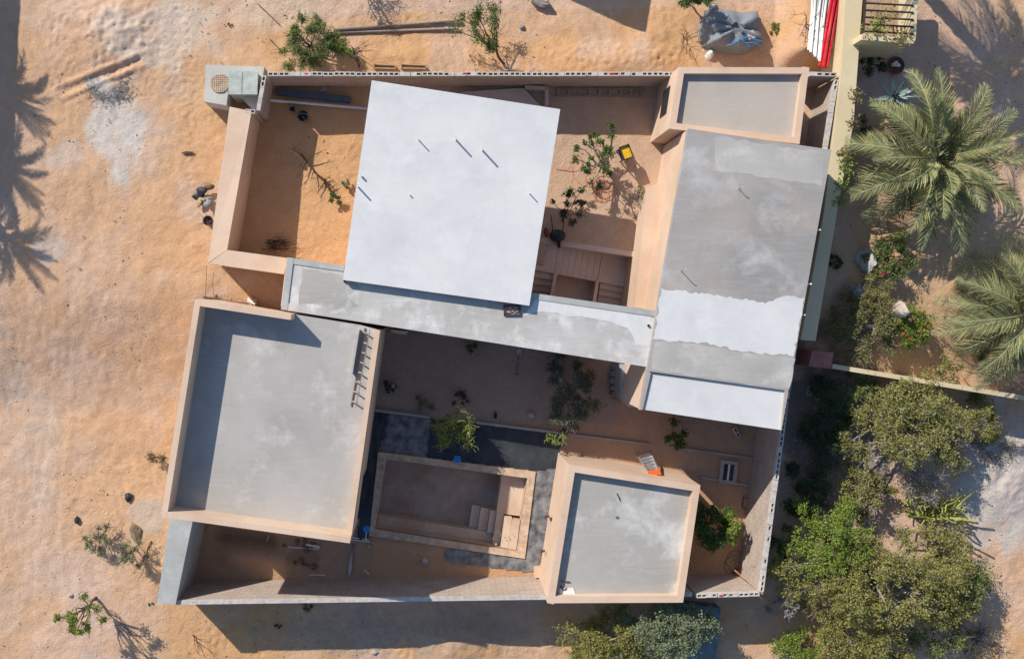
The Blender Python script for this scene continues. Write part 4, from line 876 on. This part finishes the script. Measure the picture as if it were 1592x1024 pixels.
rocks(1342, 408, (.42, .55, .5), 'stonegrey', 'tall grey boulder in wall shade beside the flowering shrub', 4, 'boulder', 'boulder', 16); rocks(1329, 456, (.32, .5, .45), 'stonegrey', 'grey boulder in the shade below the tall grey boulder', 5, 'boulder', 'boulder', 16); rocks(1384, 481, (.42, .36, .75), 'stone', 'white sunlit boulder between the flowering shrubs', 6, 'boulder', 'boulder', 16, .2)
rocks(200, 772, (.2, .28, .12), 'dark', 'dark pointed lump in place of a shadow on the western sand nearest the west wing', 7, n=6); rocks(120, 808, (.15, .22, .1), 'dark', 'dark pointed lump in place of a shadow on the western sand above the olive shrub', 8, n=6); rocks(211, 828, (.3, .5, .12), 'burlap', 'brown flat lump in place of a shadow touching the grey green shrub', 9, n=8)  # dark lumps modelled where teardrop shadows lie on the sand
rocks(826, 645, (.14, .17, .12), 'stone', 'pale stone on the shaded court below the shovel', 10); rocks(611, 598, (.12, .12, .3), 'stone', 'small pale stone on top of the round dark bush', 11); rocks(660, 870, (.16, .19, .13), 'stone', 'pale stone on red earth south of the pool', 12)
for k in range(14):
    rp_ = G(random.uniform(440, 500), random.uniform(840, 895)); one('earth_clod', MB().rock((rp_.x, rp_.y, rp_.z+.04), (random.uniform(.06, .16), random.uniform(.06, .16), random.uniform(.05, .1)), 200+k, 9), M['earth'], 'brown clod of dug earth beside the trench in the southwest yard', 'earth clod', 'clods beside the trench')
rocks(574, 848, (.09, .1, .07), 'stonegrey', 'small grey stone near the white pipe offcuts', 13)
rocks(110, 925, (.13, .1, .08), 'stone', 'pale stone beside the spreading thin tree', 14); rocks(583, 1013, (.16, .13, .08), 'stone', 'flat pale stone on the sunny sand south of the shadow', 15); rocks(1330, 870, (.2, .2, .2), 'stonegrey', 'grey stone under the lime green tree', 16)
rocks(870, 588, (.1, .16, .3), 'stonegrey', 'grey stone hidden in the court tree', 17)
mb = MB(); r = random.Random(3); pts = []
for _ in range(900):
    p = G(r.gauss(170, 15), r.gauss(139, 9)); mb.rock((p.x, p.y, p.z+.07+r.uniform(0, .06)), (.024, .024, .02), r.randint(0, 9), 6)
o = mk('gravel', mb, M['palegravel']); o['kind'] = 'stuff'; tag(o, 'small heap of grey gravel spilled on the sand', 'gravel')
mb = MB()
for _ in range(900):
    x, y = r.uniform(0, 1592), r.uniform(0, 1024)
    if 240 < x < 1310 and 100 < y < 945: continue
    p = G(x, y); s = abs(r.gauss(.012, .012))+.008; mb.rock((p.x, p.y, p.z+.02), (s, s, s*.7), r.randint(0, 9), 6)
for _ in range(260):
    x, y = (r.uniform(600, 960), r.uniform(520, 640)) if r.random() < .4 else (r.uniform(300, 800), r.uniform(825, 895))
    p = G(x, y); s = abs(r.gauss(.012, .012))+.008; mb.rock((p.x, p.y, p.z+.012), (s, s, s*.7), r.randint(0, 9), 6)
o = mb
for _ in range(260):
    p = G(r.gauss(1300, 40), r.gauss(720, 60)); s = abs(r.gauss(.03, .03))+.01; mb.rock((p.x, p.y, p.z+.015), (s, s, s*.7), r.randint(0, 9), 6)
o = mk('pebbles', mb, M['stone']); o['kind'] = 'stuff'; tag(o, 'loose pebbles scattered over the sand and earth', 'pebbles')
mb = MB()
for _ in range(1300):
    x, y = r.uniform(0, 1592), r.uniform(0, 1024)
    if 235 < x < 1320 and 98 < y < 948 and not (470 < x < 560 and 205 < y < 400) and not (868 < x < 1000 and 222 < y < 320): continue
    p = G(x, y); a = r.uniform(0, 6.28); l = abs(r.gauss(.03, .05))+.02; mb.bar(p+Vector((0, 0, .012)), p+Vector((l*math.cos(a), l*math.sin(a), .018)), .012+.01*r.random(), .012)
o = mk('dry_litter', mb, M['twig']); o['kind'] = 'stuff'; tag(o, 'dark dry plant litter strewn over the open sand', 'litter')
# tarpaulin pile
tp = thing('covered_pile', 'pile under a grey tarpaulin tied with blue rope outside the north wall', 'tarpaulin', G(1135, 60))
q = [(1096, 22), (1170, 26), (1178, 70), (1150, 84), (1096, 76), (1090, 50)]; c = G(1135, 55); n = 20; v = []; mb = MB()
for ring, (k, z) in enumerate(((1.12, .0), (1.02, .35), (.93, .72), (.6, .84), (.25, .88))):
    for j in range(36):
        u = j/36*6; a = G(*line(q[int(u)], q[(int(u)+1) % 6], u-int(u))); d = Vector((a.x-c.x, a.y-c.y)); kk = k*(1+.05*math.sin(j*2.3+ring)+random.uniform(-.03, .03))
        v.append((c.x+d.x*kk, c.y+d.y*kk, c.z+max(z*(1+.12*math.sin(j*1.1)+random.uniform(-.05, .05)), -.05)))
f = [(r0*36+j, r0*36+(j+1) % 36, (r0+1)*36+(j+1) % 36, (r0+1)*36+j) for r0 in range(4) for j in range(36)]+[tuple(range(4*36, 5*36))]
mb.add(v, f); mk('tarpaulin', mb, M['tarpgrey'], tp, True)
mb = MB(); r = random.Random(2)
for k in range(5):
    a = c+Vector((r.uniform(-.9, .3), r.uniform(-.9, -.2), .8)); mb.tube([a, a+Vector((.3, r.uniform(-.2, .2), .12)), a+Vector((.6, r.uniform(-.3, .3), .1))], .018, 5)
mk('rope', mb, M['blue'], tp); p = W(1167, 55, c.z+.85); mk('tile', MB().box((p.x, p.y, p.z+.03), (.26, .3, .04), .3), M['stone'], tp)
rocks(1101, 86, (.16, .22, .22), 'pvc', 'crumpled white bag beside the covered pile', 21, 'bag', 'bag'); rocks(1108, 12, (.2, .18, .2), 'stonegrey', 'grey round stone touching the covered pile', 22)
# block frames outside the north wall
for k, (x0_, x1_) in enumerate(((582, 615), (624, 662))):
    t = thing('wooden_tray', 'shallow wooden tray against the outside of the north wall%s' % (' nearer the leaning young tree' if k else ' nearer the green shrub'), 'tray', G(x0_, 105)); a, b, c2, d2 = [G(x, y, .12) for x, y in ((x0_, 102), (x1_, 104), (x1_, 109), (x0_, 108))]
    for p1, p2 in ((a, b), (b, c2), (c2, d2), (d2, a)): mk('board', MB().bar(p1, p2, .04, .2), M['wood'], t)
    mk('bottom', MB().prism([(p1.x, p1.y) for p1 in (a, b, c2, d2)], a.z-.12, a.z-.08), M['wood'], t)
# long ladder frame inside the north wall
a, b = G(863, 139, .06), G(1001, 140, .06); t = thing('ladder_frame', 'wooden ladder lying flat along the inside of the north wall', 'ladder', a); dn = Vector((0, -.24, .0))
mk('rail', MB().bar(a, b, .06, .08), M['woodgrey'], t); mk('rail', MB().bar(a+dn, b+dn, .06, .08), M['woodgrey'], t)
for k in range(9):
    q0 = a.lerp(b, (k+.3)/8.6); mk('rung', MB().bar(q0+Vector((0, 0, .02)), q0+dn+Vector((0, 0, .02)), .07, .05), M['wood'], t)
# hatch by the north wall
ht = thing('concrete_hatch', 'low concrete hatch with open dark corner behind the white pavilion', 'hatch', G(800, 150))
mk('slab', MB().prism(P([(716, 143), (814, 137), (842, 166), (840, 178), (712, 172)], 1.35), 1.0, 1.35), M['stair'], ht)
for a, b in (((816, 136), (850, 138)), ((850, 138), (850, 163))):
    p1, p2 = W(*a, 1.4), W(*b, 1.4); mk('side_wall', MB().bar((p1.x, p1.y, 1.25), (p2.x, p2.y, 1.25), .12, .5), M['stair'], ht)
# yellow work box
p = G(973, 240); t = thing('yellow_cart', 'yellow metal tool cart on dark legs under the knotty tree', 'cart', p)
zt_ = p.z+.7; top = W(973, 237, zt_); rzc = .35
mk('tray', MB().box((top.x, top.y, zt_), (.36, .48, .05), rzc), M['yellow'], t)
Mz = Matrix.Rotation(rzc, 3, 'Z')
for sx, sy, dx, dy in ((1, 0, .03, .5), (-1, 0, .03, .5), (0, 1, .38, .03), (0, -1, .38, .03)):
    o_ = Mz @ Vector((sx*.18, sy*.24, .05)); mk('rim', MB().box((top.x+o_.x, top.y+o_.y, zt_+.05), (dx, dy, .1), rzc), M['dark'], t)
for sx in (-1, 1):
    for sy in (-1, 1):
        o_ = Mz @ Vector((sx*.15, sy*.21, 0)); mk('leg', MB().tube([(top.x+o_.x, top.y+o_.y, p.z-.05), (top.x+o_.x, top.y+o_.y, zt_)], .025, 6), M['dark'], t)
mk('shelf', MB().box((top.x, top.y, p.z+.35), (.34, .46, .04), rzc), M['dark'], t)
# hoses
def coil(name, label, cx, cy, rr, turns, m, rad, seed, tail=None):
    r = random.Random(seed); pts = []; 
    if tail: pts += [G(*q_, .03) for q_ in tail]
    ph = r.random()*6
    for k in range(turns*14):
        a = ph+k/14*2*math.pi; u = rr*(.65+.35*math.sin(k*.23+seed)); pts.append(G(cx+u*math.cos(a)+8*math.sin(k*.05), cy+u*.9*math.sin(a)+10*math.sin(k*.045+1), .03+.004*(k % 9)))
    sp = []
    for i in range(len(pts)-1):
        a0_, a1_, a2_, a3_ = pts[max(i-1, 0)], pts[i], pts[i+1], pts[min(i+2, len(pts)-1)]
        for u in (0, .25, .5, .75): sp.append(.5*((2*a1_)+(a2_-a0_)*u+(2*a0_-5*a1_+4*a2_-a3_)*u*u+(3*a1_-a0_-3*a2_+a3_)*u**3))
    one(name, MB().tube(sp, rad, 5), M[m], label, 'hose', None, True)
coil('garden_hose', 'tangled orange hose on the inner yard sand', 934, 292, 20, 5, 'hose', .008, 3, [(864, 263), (885, 266), (897, 266), (905, 256), (902, 244), (893, 244), (890, 262), (895, 280), (912, 290), (911, 275), (922, 268), (930, 276)])
coil('garden_hose', 'tan hose coiled in the corner below the corner bush', 1140, 868, 18, 4, 'wood', .02, 5)
# wheelbarrow
p = G(866, 366); t = thing('wheelbarrow', 'upturned dark wheelbarrow against the top of the stairs', 'wheelbarrow', p)
v = []; 
for z, a_, b_ in ((.12, .30, .24), (.30, .28, .22), (.42, .18, .14), (.46, .06, .05)):
    for j in range(18): v.append((p.x+a_*math.cos(j/18*6.2832), p.y-.02+b_*math.sin(j/18*6.2832), p.z+z))
mb = MB().add(v, [(i*18+j, i*18+(j+1) % 18, (i+1)*18+(j+1) % 18, (i+1)*18+j) for i in range(3) for j in range(18)]+[tuple(range(54, 72))]); mk('tray', mb, M['dark'], t, True)
for s in (-1, 1): mk('handle', MB().tube([p+Vector((s*.18, -.1, .1)), p+Vector((s*.2, .3, .2)), p+Vector((s*.24, .75, .12))], .02, 6), M['rust'], t)
mk('wheel', MB().tube([p+Vector((0, -.33, .16+0)), p+Vector((.09, -.33, .16))], .15, 14), M['black'], t)
rocks(848, 362, (.12, .2, .2), 'pot', 'dark red sack beside the wheelbarrow', 31, 'sack', 'sack')
# bits beside the east wing's south end
t = thing('side_counter', 'grey counter wall with short beige end beside the east wing', 'counter', G(975, 600))
mk('top', MB().prism(P([(966, 566), (990, 570), (982, 625), (964, 617)], 1.3), -.1, 1.3), M['conc_w'], t); mk('end_wall', MB().prism(P([(980, 623), (1000, 625), (998, 634), (976, 632)], 2.4), -.1, 2.4), M['beige'], t)
p = G(956, 590); t = thing('bag_stack', 'blue grey plastic wrapped sacks stacked beside the grey counter', 'sacks', p)
for k in range(5): mk('sack', MB().rock((p.x+random.uniform(-.05, .05), p.y+.5-.26*k, p.z+.14), (.26, .17, .16), 40+k, 10, .15), M['tarpgrey' if k < 4 else 'burlap'], t, True)
# step ladder
b0, tpv = G(1000, 704), W(1017, 733, 2.0); t = thing('step_ladder', 'aluminium stepladder with orange top leaning beside the pool room', 'ladder', b0)
for s in (-1, 1):
    o1 = Vector((s*.26, .06*s, 0)); o2 = Vector((s*.17, .04*s, 0)); mk('rail', MB().bar(b0+o1, tpv+o2, .05, .07), M['alu'], t)
    ft = Vector((b0.x+.45+s*.24, b0.y-.62, 0)); mk('rear_leg', MB().bar(ft, tpv+o2+Vector((.05, -.05, -.05)), .04, .04), M['orange'], t)
for k in range(6):
    u = (k+.8)/6.6; q0 = b0.lerp(tpv, u); wd = .26-.09*u; mk('step', MB().bar(q0+Vector((-wd, -.06, .0)), q0+Vector((wd, .06, 0)), .09, .03), M['alu'], t)
mk('top_cap', MB().box((tpv.x, tpv.y-.03, tpv.z+.03), (.44, .2, .09), .23), M['orange'], t)
# floor hatch window, block, frames
p = G(1131, 733); t = thing('floor_grate', 'white framed floor grate with dark opening near the east block wall', 'grate', p); rz = -.12
for x, y, dx, dy in ((-.27, 0, .14, .9), (.27, 0, .14, .9), (0, .38, .42, .14), (0, -.38, .42, .14), (0, 0, .06, .64)):
    o_ = Matrix.Rotation(rz, 3, 'Z') @ Vector((x, y, 0)); mk('frame', MB().box((p.x+o_.x, p.y+o_.y, p.z+.08), (dx-.002, dy-.002, .12), rz), M['kerb' if dx > .07 else 'pvc'], t)
mk('pane', MB().box((p.x, p.y, p.z+.035), (.5, .7, .03), rz), M['glass'], t)
p = G(1143, 671, .09); o = dup(BM, 'loose_block', None, p-Vector((0, 0, .08)), 2.0); tag(o, 'single loose hollow block on the earth beside the east wing', 'block')
p = G(1165, 790); t = thing('steel_square', 'square of dark bars lying on the sunny earth by the east block wall', 'frame', p); cs_ = [G(x, y, .05) for x, y in ((1155, 772), (1174, 776), (1172, 792), (1153, 788))]
for k in range(4): mk('bar', MB().bar(cs_[k], cs_[(k+1) % 4], .025), M['rust'], t)
p = G(1145, 889); one('red_ball', MB().lathe(p, [(.02, .0), (.12, .03), (.17, .12), (.17, .2), (.12, .29), (.02, .33)], 18), M['redball'], 'faded red ball in the southeast corner of the block walls', 'ball', None, True)
a, b = G(1126, 872, .02), W(1186, 923, 2.42); one('bamboo_pole', MB().tube([a, a.lerp(b, .5), b], [.018, .022, .026], 7), M['wood'], 'thin bamboo pole leaning into the southeast wall corner', 'pole')
# pool side bits
p = G(711, 714, .0); t = thing('blue_stool', 'blue square stool on a grey block at the pool edge', 'stool', p); z = .55; q0 = W(711, 713, z)
mk('seat', MB().box((q0.x, q0.y, z), (.25, .24, .05)), M['blue'], t)
for sx in (-1, 1):
    for sy in (-1, 1): mk('leg', MB().bar((q0.x+sx*.09, q0.y+sy*.09, .1), (q0.x+sx*.08, q0.y+sy*.08, z), .03), M['blue'], t)
mk('block', MB().box((q0.x, q0.y-.16, .17), (.3, .2, .14)), M['kerb'], t)
p = G(570, 836); q0 = W(570, 822, 1.0); t = thing('blue_disc_stand', 'round blue disc on a white pole between the west wing and pool', 'stand', p)
mk('pole', MB().tube([p, Vector((p.x, p.y+.04, .6)), q0], .018, 6), M['pvc'], t); mk('disc', MB().lathe((q0.x, q0.y, q0.z), [(.13, 0), (.14, .02), (.13, .05), (.03, .07)], 20), M['blue'], t, True)
for k, (a, b) in enumerate((((448, 849), (497, 852)), ((476, 845), (498, 849)), ((545, 834), (573, 838)), ((546, 838), (575, 841)), ((481, 892), (506, 893)), ((566, 885), (574, 891)))):
    pole('pipe_offcut', 'white pipe offcut lying on the earth south of the west wing', 'pipe', a, b, .025 if k != 1 else .05, 'pvc', .05, 8, 'white pipe offcuts by the trench')
pole('wood_stick', 'pale stick across the dusty plastic sheet north of the pool', 'stick', (606, 646), (598, 684), .03, 'dusty', .1); pole('drain_pipe', 'grey drain pipe on the ground below the blue disc', 'pipe', (549, 845), (543, 893), .07, 'metal', .03); pole('thin_wire', 'thin pale stick in the trench yard', 'stick', (419, 830), (415, 840), .015, 'pvc', .06)
a, b = G(807, 549, .05), G(803, 581, .05); t = thing('shovel', 'shovel lying on the shaded court ground near the link building', 'shovel', b); mk('shaft', MB().tube([a, b], .018, 6), M['woodgrey'], t)
mk('blade', MB().prism([(a.x-.1, a.y-.05), (a.x+.1, a.y-.05), (a.x+.1, a.y+.12), (a.x, a.y+.24), (a.x-.1, a.y+.12)], a.z-.02, a.z), M['metal'], t); mk('grip', MB().bar(b+Vector((-.07, 0, .01)), b+Vector((.07, 0, .01)), .03), M['dark'], t)
one('dark_shoe', MB().rock((*G(770, 645)[:2], .06), (.07, .15, .06), 77, 8), M['black'], 'small black object lying by the court kerb', 'object')
mb = MB().prism(P([(609, 511), (633, 514), (632, 518), (609, 516)], 3.0), 2.9, 3.0); p = W(610, 515, 3); mb2 = MB().prism(P([(609, 512), (632, 515), (631, 520), (608, 517)], 2.9), -.1, 2.9); one('short_beige_wall', mb2, M['beige'], 'short beige wall stub poking out from under the link roof', 'wall')
# west edge bits
p = G(318, 302); t = thing('scrap_heap', 'heap of torn sacks and scrap against the beige wall', 'scrap', p); r = random.Random(4)
for k in range(9): mk('sack', MB().rock((p.x+r.uniform(-.2, .25), p.y+r.uniform(-.4, .4), p.z+.12+.03*k), (r.uniform(.14, .34), r.uniform(.10, .3), .10), 60+k, 11, .62), M[('burlap', 'dark', 'tarpgrey', 'wood')[k % 4]], t)
p = G(326, 344); t = thing('potted_plant', 'potted plant standing beside the broad beige wall', 'plant', p); mk('pot', MB().lathe(p, [(.12, 0), (.17, .3), (.19, .32), (.15, .3), (.14, .2)], 16), M['dark'], t, True)
r = random.Random(6); mb = MB()
for k in range(14): limb(mb, p+Vector((0, 0, .25)), p+Vector((r.uniform(-.2, .35), r.uniform(-.35, .2), r.uniform(.6, 1.1))), .01, .005, r, .1, 3, 4)
mk('stems', mb, M['twig'], t)
a, b = W(344, 412, 3.1), G(404, 476, .3); b.z = 1.0; one('timber_prop', MB().bar(a, b, .07, .1), M['wood'], 'long timber prop leaning from the beige wall corner toward the west wing', 'timber')
t = thing('timber_offcuts', 'scrap timber lying along the north wall of the west wing', 'timber', G(350, 465))
for k, (a, b, wd) in enumerate((((317, 462), (345, 466), .08), ((333, 460), (380, 468), .06), ((345, 468), (388, 473), .09), ((352, 461), (360, 466), .12), ((338, 459), (341, 463), .12))): mk('board', MB().bar(G(*a, .1+.05*k), G(*b, .1+.05*k), wd, .05), M['wood' if k % 2 else 'bark'], t)
p = G(393, 464); one('white_slab_piece', MB().prism(P([(386, 460), (399, 466), (396, 474), (384, 468)], p.z+.25), p.z-.05, p.z+.25), M['pvc'], 'pale broken slab leaning at the end of the scrap timber', 'slab')
one('string_line', MB().tube([G(324, 414, .25), G(322, 461, .25)], .008, 4), M['dark'], 'taut builder string between the beige wall and the west wing', 'string')
one('bent_metal', MB().rock((*G(293, 238)[:2], G(293, 238).z+.05), (.25, .1, .06), 81, 7, .5), M['rust'], 'dark bent scrap on the open western sand', 'scrap')
pole('wire', 'dark wire lying from the north wall corner over the sand', 'wire', (402, 8), (436, 40), .014, 'dark', .03); pole('wire', 'dark wire lying beside the utility platform', 'wire', (420, 62), (438, 80), .014, 'dark', .03)
# slab south of the pool room and bits
one('flat_slab', MB().prism(P([(1035, 935), (1120, 945), (1110, 1060), (1035, 1060)], .55), -.1, .55), M['sheet'], 'flat blue grey slab under the blue green tree', 'slab')
p = G(1390, 103); t = thing('plant_saucer', 'round terracotta saucer with pale stones in shade below the balcony', 'saucer', p); mk('dish', MB().lathe(p, [(.28, 0), (.34, .12), (.31, .12), (.26, .05)], 22), M['pot'], t, True)
for k in range(3): mk('stone', MB().rock((p.x+.08*(k-1), p.y+.08*(k % 2), p.z+.14), (.1, .09, .08), 90+k, 8), M['pvc'], t)
p = G(1522, 984); one('blue_bag', MB().rock((p.x, p.y, p.z+.15), (.25, .16, .16), 95, 9, .4), M['blue'], 'crumpled blue bag at the rim of the largest tree', 'bag')
p = G(1333, 758); one('white_stone', MB().rock((p.x, p.y, p.z+.1), (.13, .16, .12), 96, 9), M['pvc'], 'white stone in the shade beside the dark green bush', 'stone')
p = G(1256, 607); o = dup(BM, 'loose_block', None, p, 1.4); tag(o, 'loose hollow block in deep shade outside the east wall', 'block')
